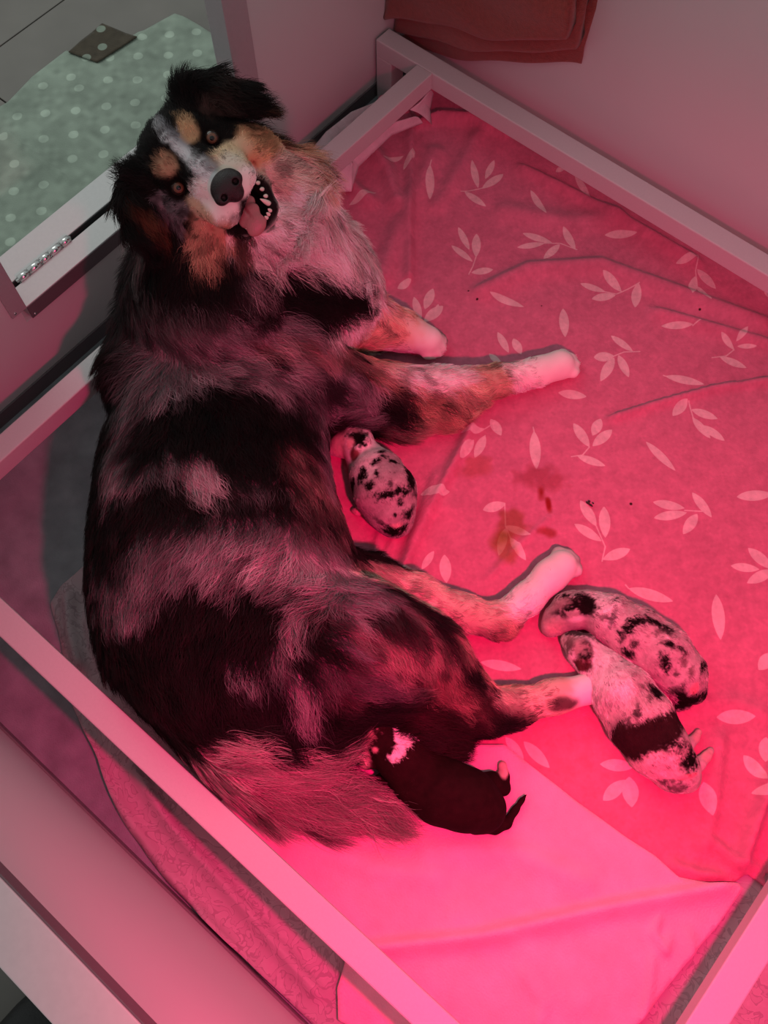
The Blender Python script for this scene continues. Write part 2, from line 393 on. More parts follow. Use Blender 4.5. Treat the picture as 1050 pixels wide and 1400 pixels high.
M_PALE = plain('pale_fleece', (0.80, 0.41, 0.52), 0.95, noise=0.10, nscale=30, bump=.5, bscale=350, sheen=0.2)
def damask():
    m, nt, b = new_mat('damask_cotton'); N = nt.nodes
    tc = N.new('ShaderNodeTexCoord'); n = N.new('ShaderNodeTexNoise'); n.inputs['Scale'].default_value = 38; n.inputs['Detail'].default_value = 1.5
    n.inputs['Distortion'].default_value = 2.2
    nt.links.new(tc.outputs['Object'], n.inputs['Vector'])
    r = N.new('ShaderNodeValToRGB'); e = r.color_ramp.elements
    e[0].position = .40; e[0].color = (.40, .33, .35, 1); e[1].position = .60; e[1].color = (.42, .35, .37, 1)
    for p, c in ((.465, (.40, .33, .35, 1)), (.48, (.32, .26, .28, 1)), (.525, (.32, .26, .28, 1)), (.54, (.45, .38, .40, 1))):
        k = e.new(p); k.color = c
    nt.links.new(n.outputs['Fac'], r.inputs[0]); nt.links.new(r.outputs[0], b.inputs['Base Color'])
    b.inputs['Roughness'].default_value = .9; b.inputs['Specular IOR Level'].default_value = .1
    return m
M_DAMASK = damask()

def n2(P, s, seed): return noise3(np.c_[P, P[:, :1] * 0], s, seed)
def h_damask(P):
    z = 0.004 + .0015 * n2(P, .08, 31) + .001 * n2(P, .03, 32)
    z += ridge(P, [(95, 800), (100, 860), (115, 930)], .010, .016) + ridge(P, [(120, 830), (130, 880), (150, 920)], .008, .014)
    z += ridge(P, [(110, 975), (150, 1080), (230, 1190), (330, 1310)], .006, .008)
    z += ridge(P, [(180, 1040), (240, 1130), (330, 1230), (450, 1370)], .012, .012, asym=.4)
    z += ridge(P, [(230, 1020), (320, 1130), (430, 1260)], .010, .008) + ridge(P, [(260, 1240), (350, 1330), (420, 1420)], .008, .009)
    z += ridge(P, [(930, 1400), (1010, 1280)], .006, .006)
    return np.maximum(z, .003)
poly = wavy(polyxy([(72, 825), (84, 800), (120, 770), (300, 800), (600, 900), (960, 1100), (1090, 1130), (1250, 1250), (1210, 1440), (900, 1440), (640, 1420), (520, 1440), (425, 1410),
               (300, 1300), (200, 1172), (160, 1105), (135, 1040), (100, 965), (85, 890)]), .003, 61)
poly[:, 0] = np.minimum(poly[:, 0], 1.383); poly[:, 1] = np.maximum(poly[:, 1], -1.312)
cl1 = cloth('damask_sheet', poly, h_damask, M_DAMASK)
tag(cl1, 'thin patterned cotton sheet, lowest layer, its edge lying on the grey carpet behind the dog', 'sheet')

def h_leaf(P):
    z = 0.0085 + .0018 * n2(P, .11, 41) + .0008 * n2(P, .035, 42)
    z += ridge(P, [(655, 570), (632, 620), (600, 680), (572, 740), (545, 800)], .011, .015, asym=.35)
    z += ridge(P, [(600, 640), (570, 720), (553, 765)], .006, .006) + ridge(P, [(522, 720), (505, 790)], .005, .008) + ridge(P, [(545, 725), (515, 790)], .005, .005)
    z += ridge(P, [(660, 800), (700, 755), (760, 700)], .005, .004, asym=.4)
    z += ridge(P, [(820, 578), (900, 553), (975, 533), (1070, 520)], .010, .008, asym=.2)
    z += ridge(P, [(640, 410), (720, 372), (820, 365), (930, 405), (1060, 455)], .022, .012, asym=.5)
    z += ridge(P, [(670, 290), (780, 308), (860, 305)], .02, .008) + ridge(P, [(880, 425), (1000, 460), (1070, 480)], .015, .009, asym=.4)
    z += ridge(P, [(565, 165), (564, 230), (563, 300), (562, 400)], .014, .013, asym=.12)
    z += ridge(P, [(600, 200), (575, 260), (540, 330), (520, 400)], .018, .010) + ridge(P, [(660, 180), (620, 250), (590, 300)], .014, .008)
    z += ridge(P, [(500, 200), (530, 240), (545, 300)], .014, .016) + ridge(P, [(450, 230), (490, 270), (520, 290)], .014, .014)
    z += ridge(P, [(560, 180), (600, 168), (650, 175), (700, 200)], .010, .016, asym=.5) + ridge(P, [(470, 200), (520, 180), (570, 165)], .010, .028, asym=.5)
    z += ridge(P, [(425, 225), (455, 185), (490, 150), (520, 133)], .016, .020) + ridge(P, [(500, 165), (540, 150), (600, 120)], .012, .025)
    z += ridge(P, [(640, 140), (720, 190), (900, 300), (1060, 400)], .014, .010) + ridge(P, [(840, 232), (862, 238), (885, 262)], .012, .070)
    z += ridge(P, [(700, 230), (840, 300), (960, 370)], .012, .008, asym=.4)
    z += ridge(P, [(985, 990), (975, 1090), (955, 1180)], .016, .008, asym=.5) + ridge(P, [(1060, 1040), (1035, 1110), (1005, 1195)], .012, .018, asym=.5)
    z += ridge(P, [(960, 1140), (1000, 1180), (1045, 1190)], .008, .010) + ridge(P, [(905, 1178), (950, 1195), (1000, 1200)], .007, .010)
    z += ridge(P, [(880, 970), (1000, 960), (1060, 985)], .012, .004) + ridge(P, [(640, 700), (560, 690)], .02, .004)
    z += .010 * sstep(.10, .0, -P[:, 1]) + .012 * sstep(.07, .0, P[:, 0])
    lim = sstep(0, .03, np.minimum(np.abs(P[:, 1] + .068), .1))          # stays under the rails
    return np.minimum(z, np.where((P[:, 1] > -.09) & (P[:, 1] < -.045) | (P[:, 0] > .094) & (P[:, 0] < .14), .085, .2))
poly = wavy(polyxy([(430, 262), (440, 240), (470, 205), (510, 165), (550, 132), (580, 104), (640, 108), (760, 175), (840, 222), (900, 262), (1100, 372), (1260, 470),
               (1300, 900), (1200, 1190), (1040, 1196), (1046, 1216), (1018, 1196), (1000, 1208), (930, 1215), (850, 1175), (680, 1060), (430, 1060), (260, 960), (200, 760), (215, 520), (300, 350), (400, 280)]), .003, 62)
poly[:, 0] = np.clip(poly[:, 0], .006, 1.383); poly[:, 1] = np.minimum(poly[:, 1], -.006)
cl2 = cloth('leaf_blanket', poly, h_leaf, M_LEAFCLOTH, step=.0045)
tag(cl2, 'pink fleece blanket printed with pale leaf sprigs, spread over the pen floor', 'blanket')

def h_pale(P):
    z = 0.014 + .0015 * n2(P, .10, 51) + .0008 * n2(P, .03, 52)
    z += ridge(P, [(430, 1300), (520, 1292), (650, 1278), (830, 1238), (1005, 1205)], .014, .013, asym=.45)
    z += ridge(P, [(340, 1110), (420, 1150), (520, 1190), (620, 1200)], .018, .008) + ridge(P, [(560, 1165), (700, 1165), (820, 1215)], .016, .006)
    z += ridge(P, [(900, 1240), (890, 1275), (905, 1300), (915, 1270)], .005, .007) + ridge(P, [(935, 1260), (945, 1320), (935, 1390)], .007, .005)
    z += ridge(P, [(890, 1290), (885, 1350), (870, 1410)], .005, .005) + ridge(P, [(700, 1310), (740, 1370), (730, 1420)], .01, .005)
    z += ridge(P, [(600, 1240), (720, 1300), (800, 1400)], .02, .004)
    return z
poly = wavy(polyxy([(690, 1018), (730, 1050), (790, 1098), (860, 1147), (895, 1170), (925, 1198), (965, 1206), (1008, 1206), (1016, 1214), (990, 1250), (945, 1310), (868, 1402), (830, 1470),
               (640, 1440), (520, 1420), (464, 1395), (462, 1350), (472, 1318), (476, 1300), (420, 1240), (330, 1150), (300, 1100), (330, 1060), (450, 1020)], .01), .0016, 63)
poly[:, 1] = np.maximum(poly[:, 1], -1.305)
cl3 = cloth('pale_blanket', poly, h_pale, M_PALE, step=.0045)
tag(cl3, 'plain pale pink fleece blanket lying over the leaf blanket, brightest under the red lamp', 'blanket')

M_HEM = plain('fleece_reverse', (.72, .62, .66), .95, noise=.1, nscale=60, bump=.5, bscale=350)
# rolled-over hem of the leaf blanket near the rail corner
def strip(name, pts, mat, parent, thick=.0018):
    """a narrow band of cloth; pts = list of (pixel a, height a, pixel b, height b)"""
    V = []
    n = 36
    A_ = np.array([[*G(*p[0], p[1])] for p in pts]); B_ = np.array([[*G(*p[2], p[3])] for p in pts])
    tt = np.linspace(0, len(pts) - 1, n); k = np.minimum(tt.astype(int), len(pts) - 2); f = (tt - k)[:, None]; f = f * f * (3 - 2 * f)
    a = A_[k] * (1 - f) + A_[k + 1] * f; b = B_[k] * (1 - f) + B_[k + 1] * f
    m = 8
    for i in range(n):
        for j in range(m + 1):
            s = j / m; p = a[i] * (1 - s) + b[i] * s; p = p + np.array([0, 0, .006 * math.sin(s * math.pi)]); V.append(p)
    Fq = [(i * (m + 1) + j, (i + 1) * (m + 1) + j, (i + 1) * (m + 1) + j + 1, i * (m + 1) + j + 1) for i in range(n - 1) for j in range(m)]
    o = link(name, mesh_of(name, V, Fq), mat, parent)
    md = o.modifiers.new('thickness', 'SOLIDIFY'); md.thickness = thick; md.offset = 0
    return o
strip('turned_hem', [((432, 262), .03, (446, 232), .05), ((480, 262), .022, (482, 222), .05), ((490, 228), .03, (470, 205), .062), ((535, 185), .034, (520, 172), .06), ((578, 168), .03, (566, 160), .055)], M_HEM, cl2)
strip('turned_hem', [((436, 236), .01, (424, 207), .03), ((460, 212), .02, (446, 180), .05), ((492, 180), .02, (480, 153), .055), ((528, 160), .012, (517, 138), .04)], M_HEM, cl2)
strip('turned_hem', [((590, 170), .02, (560, 150), .075), ((588, 150), .03, (574, 140), .08), ((592, 128), .06, (586, 126), .085)], M_HEM, cl2)

# ------------------------------------------------------------------ towel over the back wall
def towel():
    th = empty('towel', (0.17, -0.03, 0.1), label='folded terracotta terry towel hanging over the back pen wall', cat='towel')
    # three stacked layers of the fold, each a sheet with a rolled lower edge
    xl, xr = -0.012 + .02, 0.362
    def layer(zl, zr, y, t, xa, xb, wob, seed):
        nu, V, Fq = 44, [], []
        prof = []                                                     # closed section: front up, over the wall top, back down
        for k in range(9):
            a = math.pi * k / 8; prof.append((-t * math.cos(a) * .5, -t * .5 * math.sin(a)))
        nv = 26
        for i in range(nu + 1):
            u = i / nu; x = xa + (xb - xa) * u; zb = zl + (zr - zl) * u + wob * math.sin(u * 7 + seed) + .4 * wob * math.sin(u * 17 + seed * 2)
            yy = y + .006 * math.sin(u * 5 + seed) - .010 * math.exp(-((u - 1) / .12) ** 2) * -1
            ring = [(x, yy - p[0] * -1, zb + p[1]) for p in prof]
            top = WH + .004
            fr = [(x + .004 * math.sin(k * .9 + seed), ring[-1][1] + .004 * math.sin(k * .8 + u * 9), zb + (top - zb) * k / nv) for k in range(1, nv + 1)]
            bk = [(x + .004 * math.sin(k * .9 + seed), ring[0][1] + .004 * math.sin(k * .8 + u * 9), zb + (top - zb) * k / nv) for k in range(nv, 0, -1)]
            V += ring + fr + bk
        m = len(ring) + len(fr) + len(bk)
        for i in range(nu):
            for j in range(m):
                a = i * m + j; b = i * m + (j + 1) % m; Fq.append((a, b, b + m, a + m))
        Fq.append(tuple(range(m))[::-1]); Fq.append(tuple(nu * m + k for k in range(m)))
        return link('towel_fold', mesh_of('towel_fold', V, Fq), M_TOWEL, th)
    layer(.150, .300, -.050, .020, .000, .356, .007, .3)
    layer(.108, .264, -.029, .020, .003, .362, .006, 1.4)
    layer(.072, .226, -.013, .012, .006, .366, .005, 2.2)
    bm = bmesh.new(); box_bm(bm, (0.0, -.058, WH + .0035), (.368, .075, WH + .024), .009); box_bm(bm, (0.0, .037, .30), (.368, .058, WH + .02), .006)
    me = bpy.data.meshes.new('towel_back'); bm.to_mesh(me); bm.free(); link('towel_back', me, M_TOWEL, th)
towel()

# ------------------------------------------------------------------ spotted mat beyond the doorway
def spot_mat():
    dots = [(277,82),(281,131),(195,213),(118,236),(217,243),(125,312),(208,305),(292,293),(48,320),(120,382),(202,370),(288,357),(372,345),(370,282),(40,450),
            (199,436),(284,424),(120,507),(30,597),(114,578),(455,270),(460,205),(461,153),(378,155),(359,107),(390,104),(540,147),(538,90),(464,97),(237,160),
            (536,200),(296,222),(38,524),(300,160),(376,220),(30,664),(452,335),(531,262),(10,376)]
    mx, my, sx, sy = -.75, -1.0, .75, .95
    im, win2 = raster(mx, my, sx, sy, 1024, 1300, (.56, .61, .56))
    g1, g2 = np.meshgrid(np.arange(1024) / 1024 * sx, np.arange(1300) / 1300 * sy); gq = np.stack([g1, g2, g1 * 0], -1)
    for x, y in dots:
        c = G(x / 2, y / 2, .004)[:2]; sl, P = win2(c - .02, c + .02)
        d = np.hypot(*(np.moveaxis(P - c, -1, 0)))
        nn = noise3(np.concatenate([P, P[..., :1] * 0], -1), .006, 4) * .0006
        blend(im, sl, np.clip((.0092 - d + nn) / .0012 + .5, 0, 1) * .75, (.70, .76, .70))
    im *= (1 + .10 * noise3(gq, .012, 8) + .08 * noise3(gq, .05, 9))[..., None]
    m = image_mat('sage_spotted_fleece', im, mx, my, sx, sy, bump=.5)
    def hm(P):
        z = .006 + .001 * n2(P, .06, 71)
        z += ridge(P, [(8, 178), (50, 215), (110, 256)], .008, .006, asym=.15) + ridge(P, [(180, 30), (215, 90), (230, 180)], .006, .0012) + ridge(P, [(120, 70), (200, 200), (260, 260)], .006, .0012)
        return z
    pl = wavy(polyxy([(-60, 190), (0, 149), (12, 142), (45, 108), (92, 72), (95, 73), (133, 86), (178, 54), (200, 44), (240, 22), (252, 26), (292, 50), (330, 90), (330, 200), (230, 260), (60, 370), (-90, 430)]), .001, 73)
    pl[:, 0] = np.minimum(pl[:, 0], -.101)
    o = cloth('spotted_mat', pl, hm, m, step=.006)
    tag(o, 'sage green fleece mat with pale polka dots on the tiles outside the doorway', 'mat')
    im2, w3 = raster(mx, my, sx, sy, 1024, 1300, (.30, .27, .23))
    for x, y in ((277, 82), (281, 131), (237, 160)):
        c = G(x / 2, y / 2, .008)[:2]; sl, P = w3(c - .02, c + .02); d = np.hypot(*(np.moveaxis(P - c, -1, 0)))
        blend(im2, sl, np.clip((.0092 - d) / .001 + .5, 0, 1) * .9, (.55, .60, .55))
    im2 *= (1 + .1 * noise3(gq, .01, 8))[..., None]
    m2 = image_mat('brown_spotted_fleece', im2, mx, my, sx, sy, bump=.5)
    cloth('turned_corner', wavy(polyxy([(94, 72), (140, 33), (172, 46), (188, 51), (133, 86)], .008), .001, 74), lambda P: .0105 + .0008 * n2(P, .03, 75), m2, step=.004, parent=o)
spot_mat()
# ------------------------------------------------------------------ animals: smooth-union bodies, coats, hair
class Field:
    def __init__(s, lo, hi, h):
        s.lo = np.array(lo, float); s.h = h; s.n = (np.ceil((np.array(hi) - s.lo) / h)).astype(int) + 1
        s.v = np.full(s.n, .5, np.float32)
    def sub(s, lo, hi):
        a = np.clip(np.floor((lo - s.lo) / s.h).astype(int), 0, s.n); b = np.clip(np.ceil((hi - s.lo) / s.h).astype(int) + 1, 0, s.n)
        if (b <= a).any(): return None, None
        sl = tuple(slice(x, y) for x, y in zip(a, b))
        ax = [(s.lo[k] + np.arange(a[k], b[k]) * s.h).astype(np.float32) for k in range(3)]
        return sl, np.stack(np.meshgrid(*ax, indexing='ij'), -1)
    def mix(s, sl, d, k, cut=False):
        v = s.v[sl]
        if cut: d = -d; hh = np.clip(.5 - .5 * (d - v) / k * -1 * -1, 0, 1) if False else None
        if cut:
            hh = np.clip(.5 - .5 * (v - d) / k, 0, 1); s.v[sl] = v * (1 - hh) + d * hh + k * hh * (1 - hh)
        else:
            hh = np.clip(.5 + .5 * (v - d) / k, 0, 1); s.v[sl] = v * (1 - hh) + d * hh - k * hh * (1 - hh)
    def cone(s, a, b, ra, rb, k=.02, cut=False):
        a = np.array(a, float); b = np.array(b, float); m = max(ra, rb) + 3 * k + 2 * s.h
        sl, P = s.sub(np.minimum(a, b) - m, np.maximum(a, b) + m)
        if sl is None: return
        ab = b - a; t = np.clip(((P - a) @ ab) / (ab @ ab + 1e-12), 0, 1)
        d = np.sqrt((((P - a) - t[..., None] * ab) ** 2).sum(-1)) - (ra + (rb - ra) * t)
        s.mix(sl, d.astype(np.float32), k, cut)
    def chain(s, pts, k=.015, cut=False):
        for p, q in zip(pts[:-1], pts[1:]): s.cone(p[0], q[0], p[1], q[1], k, cut)
    def ell(s, c, R, r, k=.02, cut=False):
        """ellipsoid: rows of R are its axes, r its radii"""
        c = np.array(c, float); R = np.array(R, float); r = np.array(r, float); m = np.abs(R.T) @ r + 3 * k + 2 * s.h
        sl, P = s.sub(c - m, c + m)
        if sl is None: return
        Q = (P - c) @ R.T; k0 = np.sqrt(((Q / r) ** 2).sum(-1)); k1 = np.sqrt(((Q / r ** 2) ** 2).sum(-1)) + 1e-9
        s.mix(sl, np.where(k0 < 1e-4, -r.min(), k0 * (k0 - 1) / k1).astype(np.float32), k, cut)
    def floor(s, z):
        Z = (s.lo[2] + np.arange(s.n[2]) * s.h)[None, None, :]; s.v = np.maximum(s.v, (z - Z).astype(np.float32))
    def mesh(s):
        v = s.v; n = s.n; cn = n - 1; S = v < 0
        acc = {}; cells, pts, quads = [], [], []
        lin = lambda i: (i[:, 0] * cn[1] + i[:, 1]) * cn[2] + i[:, 2]
        for ax in range(3):
            a = [slice(None)] * 3; b = [slice(None)] * 3; a[ax] = slice(0, -1); b[ax] = slice(1, None)
            cr = S[tuple(a)] != S[tuple(b)]; I = np.argwhere(cr)
            v0 = v[tuple(a)][cr]; v1 = v[tuple(b)][cr]; t = v0 / (v0 - v1)
            p = I.astype(np.float64); p[:, ax] += t
            o1, o2 = (ax + 1) % 3, (ax + 2) % 3
            ok = (I[:, o1] > 0) & (I[:, o2] > 0) & (I[:, o1] < cn[o1]) & (I[:, o2] < cn[o2])
            I = I[ok]; p = p[ok]; flip = (v0 < v1)[ok]
            ids = []
            for d1, d2 in ((0, 0), (-1, 0), (-1, -1), (0, -1)):
                c = I.copy(); c[:, o1] += d1; c[:, o2] += d2; l = lin(c); ids.append(l); cells.append(l); pts.append(p)
            q = np.stack(ids, 1); q[~flip] = q[~flip][:, ::-1]; quads.append(q)
        cells = np.concatenate(cells); pts = np.concatenate(pts); quads = np.concatenate(quads)
        u, inv = np.unique(cells, return_inverse=True); inv = inv.ravel(); cnt = np.bincount(inv)
        V = np.stack([np.bincount(inv, pts[:, k]) / cnt for k in range(3)], 1) * s.h + s.lo
        return V, np.searchsorted(u, quads)

def tri_of(V, Q):
    T = np.concatenate([Q[:, [0, 1, 2]], Q[:, [0, 2, 3]]]); e = np.cross(V[T[:, 1]] - V[T[:, 0]], V[T[:, 2]] - V[T[:, 0]])
    A = np.sqrt((e ** 2).sum(1)); return T, e / (A[:, None] + 1e-12), A / 2
def vnormals(V, Q):
    T, N, A = tri_of(V, Q); vn = np.zeros_like(V)
    for k in range(3):
        for c in range(3): vn[:, c] += np.bincount(T[:, k], N[:, c] * A, len(V))
    return vn / (np.sqrt((vn ** 2).sum(1))[:, None] + 1e-12)
def smooth_mesh(V, Q, it=2):
    e = np.concatenate([Q[:, [0, 1]], Q[:, [1, 2]], Q[:, [2, 3]], Q[:, [3, 0]]]); e = np.concatenate([e, e[:, ::-1]])
    c = np.bincount(e[:, 0], minlength=len(V))[:, None]
    for _ in range(it):
        m = np.stack([np.bincount(e[:, 0], V[e[:, 1], k], len(V)) for k in range(3)], 1) / c; V = V * .4 + m * .6
    return V
def body_object(name, V, Q, C, mat, parent):
    me = mesh_of(name, V, Q); a = me.color_attributes.new('coat', 'FLOAT_COLOR', 'POINT')
    a.data.foreach_set('color', np.c_[C, np.ones(len(C))].astype(np.float32).ravel())
    return link(name, me, mat, parent)
def norm(x): return x / (np.sqrt((x ** 2).sum(-1, keepdims=True)) + 1e-12)

def make_fur(name, V, Q, N, coat, flow, length, dens, mat, parent, seed=1, clump=.5, ncl=2500, r0=.00028, npt=6, lift=.35, curl=.10, jit=.22):
    """strands rooted on the body surface; flow(P)->unit vectors, length(P)->metres, dens(P)->0..1"""
    rs = np.random.RandomState(seed)
    T, TN, A = tri_of(V, Q); cen = V[T].mean(1); w = A * np.clip(dens(cen), 0, 1)
    cdf = np.cumsum(w); cdf /= cdf[-1]; t = np.searchsorted(cdf, rs.rand(N)); t = np.minimum(t, len(T) - 1)
    u, v_ = rs.rand(N), rs.rand(N); k = u + v_ > 1; u[k] = 1 - u[k]; v_[k] = 1 - v_[k]
    P = V[T[t, 0]] * (1 - u - v_)[:, None] + V[T[t, 1]] * u[:, None] + V[T[t, 2]] * v_[:, None]
    vn = vnormals(V, Q); n = norm(vn[T[t, 0]] + vn[T[t, 1]] + vn[T[t, 2]])
    L = length(P) * (.7 + .5 * rs.rand(N)); d = flow(P)
    d = d + .45 * np.stack([noise3(P, .045, seed + 20 + q) for q in range(3)], -1) + .12 * rs.randn(N, 3)
    d = norm(d - (d * n).sum(1, keepdims=True) * n)
    li = lift * (.7 + .6 * rs.rand(N))[:, None]
    # clump targets
    ci = rs.choice(N, ncl, replace=False); kd = KDTree(ncl)
    for i, q in enumerate(P[ci]): kd.insert(q, i)
    kd.balance(); cl = np.fromiter((ci[kd.find(q)[1]] for q in P), np.int64, N)
    s = np.linspace(0, 1, npt)[None, :, None]
    D0 = norm(d + n * li * 2.2)[:, None, :]; D1 = norm(d + n * li * .15)[:, None, :]
    X = P[:, None, :] - n[:, None, :] * .0015 + L[:, None, None] * (D0 * (s - .5 * s ** 2) + D1 * (.5 * s ** 2))
    side = np.cross(n, d)[:, None, :]; ph = rs.rand(N)[:, None, None] * 6.28
    X += side * (np.sin(s * 5 + ph) - np.sin(ph)) * L[:, None, None] * curl
    tip = X[cl] + (P - P[cl])[:, None, :] * .25
    X = X + (tip - X) * (clump * s ** 1.3) * (.5 + .5 * rs.rand(N))[:, None, None]
    if FURY is not None: X[..., 1] = np.maximum(X[..., 1], FURY + .004 * rs.rand(N)[:, None])
    X[..., 2] = np.maximum(X[..., 2], .012 if parent is None else FURZ)
    Cc = coat(P) * (1 + jit * rs.randn(N))[:, None]; g = 1 + .35 * noise3(P, .014, seed + 7) + (.30 * rs.randn(N))[cl]
    Cc = np.clip(Cc * g[:, None], .0015, .95)
    hc = bpy.data.hair_curves.new(name); hc.add_curves([npt] * N)
    hc.attributes['position'].data.foreach_set('vector', X.astype(np.float32).ravel())
    ra = hc.attributes.get('radius') or hc.attributes.new('radius', 'FLOAT', 'POINT')
    rr = (r0 * (1 - .8 * s ** 1.5) * (.8 + .4 * rs.rand(N))[:, None, None]); ra.data.foreach_set('value', rr.astype(np.float32).ravel())
    ca = hc.attributes.new('coat', 'FLOAT_COLOR', 'CURVE'); ca.data.foreach_set('color', np.c_[Cc, np.ones(N)].astype(np.float32).ravel())
    hc.materials.append(mat)
    o = bpy.data.objects.new(name, hc); COL.objects.link(o)
    if parent:
        o.parent = parent
        o.matrix_parent_inverse = Matrix.Translation(-parent.location) if parent.type == 'EMPTY' else Matrix.Identity(4)
    return tag(o, kind='stuff')
FURZ = .012; FURY = -1.190
M_COAT = coat_mat('fur_coat_skin', .9, .08)
M_FUR = coat_mat('fur_strands', .6, .16)
BLACK = np.array((.0055, .0035, .0035)); GREY = np.array((.20, .165, .175)); WHITE = np.array((.86, .77, .73)); TAN = np.array((.50, .22, .085))
LGREY = np.array((.36, .29, .30)); BROWN = np.array((.075, .03, .022)); CREAM = np.array((.62, .44, .28)); SKIN = np.array((.62, .34, .32))

class Chart:
    """coat markings: soft ellipses on the body seen from above (world x/y)"""
    def __init__(s, V, Q, pad=.03, q=8.0):
        s.pad = pad; s.q = q; s.t = BVHTree.FromPolygons([tuple(v) for v in V.tolist()], Q.tolist()); s.p = []
    def hit(s, px, py, h=.1):
        d = FW + (px - 525) / F_PX * RT - (py - 700) / F_PX * UP; d = d / np.sqrt(d @ d)
        r = s.t.ray_cast(Vector(CAM), Vector(d)); return np.array(r[0]) if r[0] is not None else G(px, py, h)
    def spot(s, px, py, rx, ry, ang, col, soft=.25, warp=.35, amt=1.0):
        c = s.hit(px, py); ca, sa = math.cos(math.radians(ang)), math.sin(math.radians(ang)); ax = []
        for dx, dy, r in ((ca, sa, rx), (-sa, ca, ry)):
            ref = G(px + dx * r, py + dy * r, c[2]) - c; best = ref                     # follow the surface where it is not a silhouette
            q = min(r * .6, s.q); u = s.hit(px + dx * q, py + dy * q) - s.hit(px - dx * q, py - dy * q); L = np.sqrt(u @ u) / (2 * q) * r
            if L < 1.7 * np.sqrt(ref @ ref): best = norm(u) * L
            ax.append(best)
        B = np.linalg.pinv(np.stack(ax, 1)); n = norm(np.cross(*ax)); lim = max(np.sqrt(ax[0] @ ax[0]), np.sqrt(ax[1] @ ax[1])) * .9 + s.pad
        s.p.append((c, B, n, lim, np.array(col), soft, warp, amt))
    def apply(s, P, C, scale=.02, zlim=None):
        n1 = noise3(P, scale, 3); n2_ = noise3(P, scale * .4, 4)
        for c, B, n, lim, col, soft, warp, amt in s.p:
            q = P - c; m = np.hypot(*(B @ q.T)); w = sstep(1 + soft, 1 - soft, m + warp * (.6 * n1 + .5 * n2_)) * amt * sstep(lim * 1.4, lim, np.abs(q @ n))
            C = C * (1 - w[:, None]) + col * w[:, None]
        return C
class Flow:
    def __init__(s, chart, arrows, h=.1):
        s.P = []; s.D = []; s.L = []
        for x0, y0, x1, y1, l in arrows:
            a = chart.hit(x0, y0, h); b = G(x1, y1, a[2]); s.P.append(a); s.D.append(norm(b - a)); s.L.append(l / 100)
        s.P = np.array(s.P); s.D = np.array(s.D); s.L = np.array(s.L)
    def w(s, P):
        d2 = ((P[:, None, :] - s.P[None]) ** 2).sum(-1); w = 1 / (d2 + 2e-4) ** 1.6; return w / w.sum(1, keepdims=True)
    def dir(s, P): return norm(s.w(P) @ s.D)
    def len(s, P): return s.w(P) @ s.L
# ------------------------------------------------------------------ the mother dog
def W(px, py, z): return G(px, py, z)
dogF = Field((-.06, -1.36, 0.0), (1.02, -.25, .66), .0036)
# trunk: cross sections measured across the lying body (left edge, right edge, half thickness)
sec = [((196, 452), (470, 452), .120), ((180, 505), (462, 500), .125), ((168, 560), (442, 560), .125), ((153, 620), (438, 620), .127), ((142, 680), (445, 675), .128),
       ((136, 740), (462, 728), .127), ((134, 800), (478, 780), .125), ((141, 860), (500, 830), .120), ((155, 915), (510, 880), .115), ((180, 968), (500, 930), .108),
       ((216, 1012), (480, 975), .095), ((258, 1042), (450, 1015), .078)]
rings = []
NS = 40; fk = np.linspace(0, len(sec) - 1, NS); sk = np.arange(len(sec))
sec = [((float(np.interp(f, sk, [q[0][0] for q in sec])), float(np.interp(f, sk, [q[0][1] for q in sec]))), (float(np.interp(f, sk, [q[1][0] for q in sec])), float(np.interp(f, sk, [q[1][1] for q in sec]))), float(np.interp(f, sk, [q[2] for q in sec]))) for f in fk]
for (l, r, t) in sec:
    z = t * .98; a = W(*l, z); b = W(*r, z); rings.append(((a + b) / 2, (b - a), t))
for i, (c, ac, t) in enumerate(rings):
    d = rings[min(i + 1, len(rings) - 1)][0] - rings[max(i - 1, 0)][0]; L = np.sqrt((ac ** 2).sum()); u = ac / L
    al = np.cross([0, 0, 1.], u); al = al / np.sqrt(al @ al)
    dogF.ell(c, [u, al, [0, 0, 1]], [L / 2 + .002, .042, t - .004], .02)
# neck, ruff and chest
HC = G(265.5, 222, .455)                                            # between the eyes
Fh = norm(CAM - HC); Eh = RT * .557 + UP * .83; Eh = norm(Eh - (Eh @ Fh) * Fh); Dh = np.cross(Fh, Eh)
if Dh @ (RT * .83 - UP * .557) < 0: Dh = -Dh
K = .88                                                             # cm-units of the head -> real size
def HD(e, d, f): return HC + (Eh * e + Dh * d + Fh * f) * (.01 * K)
dogF.chain([(HD(0, 1.5, -9), .062), (W(285, 395, .26), .085), (W(300, 450, .15), .125)], .03)
dogF.chain([(HD(3, 6, -9), .05), (W(385, 305, .25), .058), (W(425, 375, .16), .078), (W(445, 420, .10), .072)], .03)
dogF.chain([(HD(-3, 6, -9), .05), (W(260, 400, .24), .07), (W(340, 440, .17), .10)], .03)
dogF.cone(W(380, 400, .17), W(455, 410, .12), .085, .07, .03)
dogF.cone(W(225, 440, .17), W(215, 500, .15), .055, .07, .03)
# front legs
dogF.chain([(W(370, 485, .16), .080), (W(440, 525, .11), .062), (W(520, 537, .075), .041), (W(600, 530, .052), .031), (W(680, 520, .040), .0235), (W(735, 508, .034), .0215), (W(765, 499, .032), .0245)], .014)
dogF.chain([(W(440, 420, .10), .06), (W(500, 440, .062), .045), (W(550, 452, .044), .030), (W(585, 466, .036), .0245)], .014)
dogF.chain([(W(480, 548, .06), .045), (W(545, 565, .045), .036), (W(600, 562, .035), .026), (W(650, 545, .034), .020)], .02)
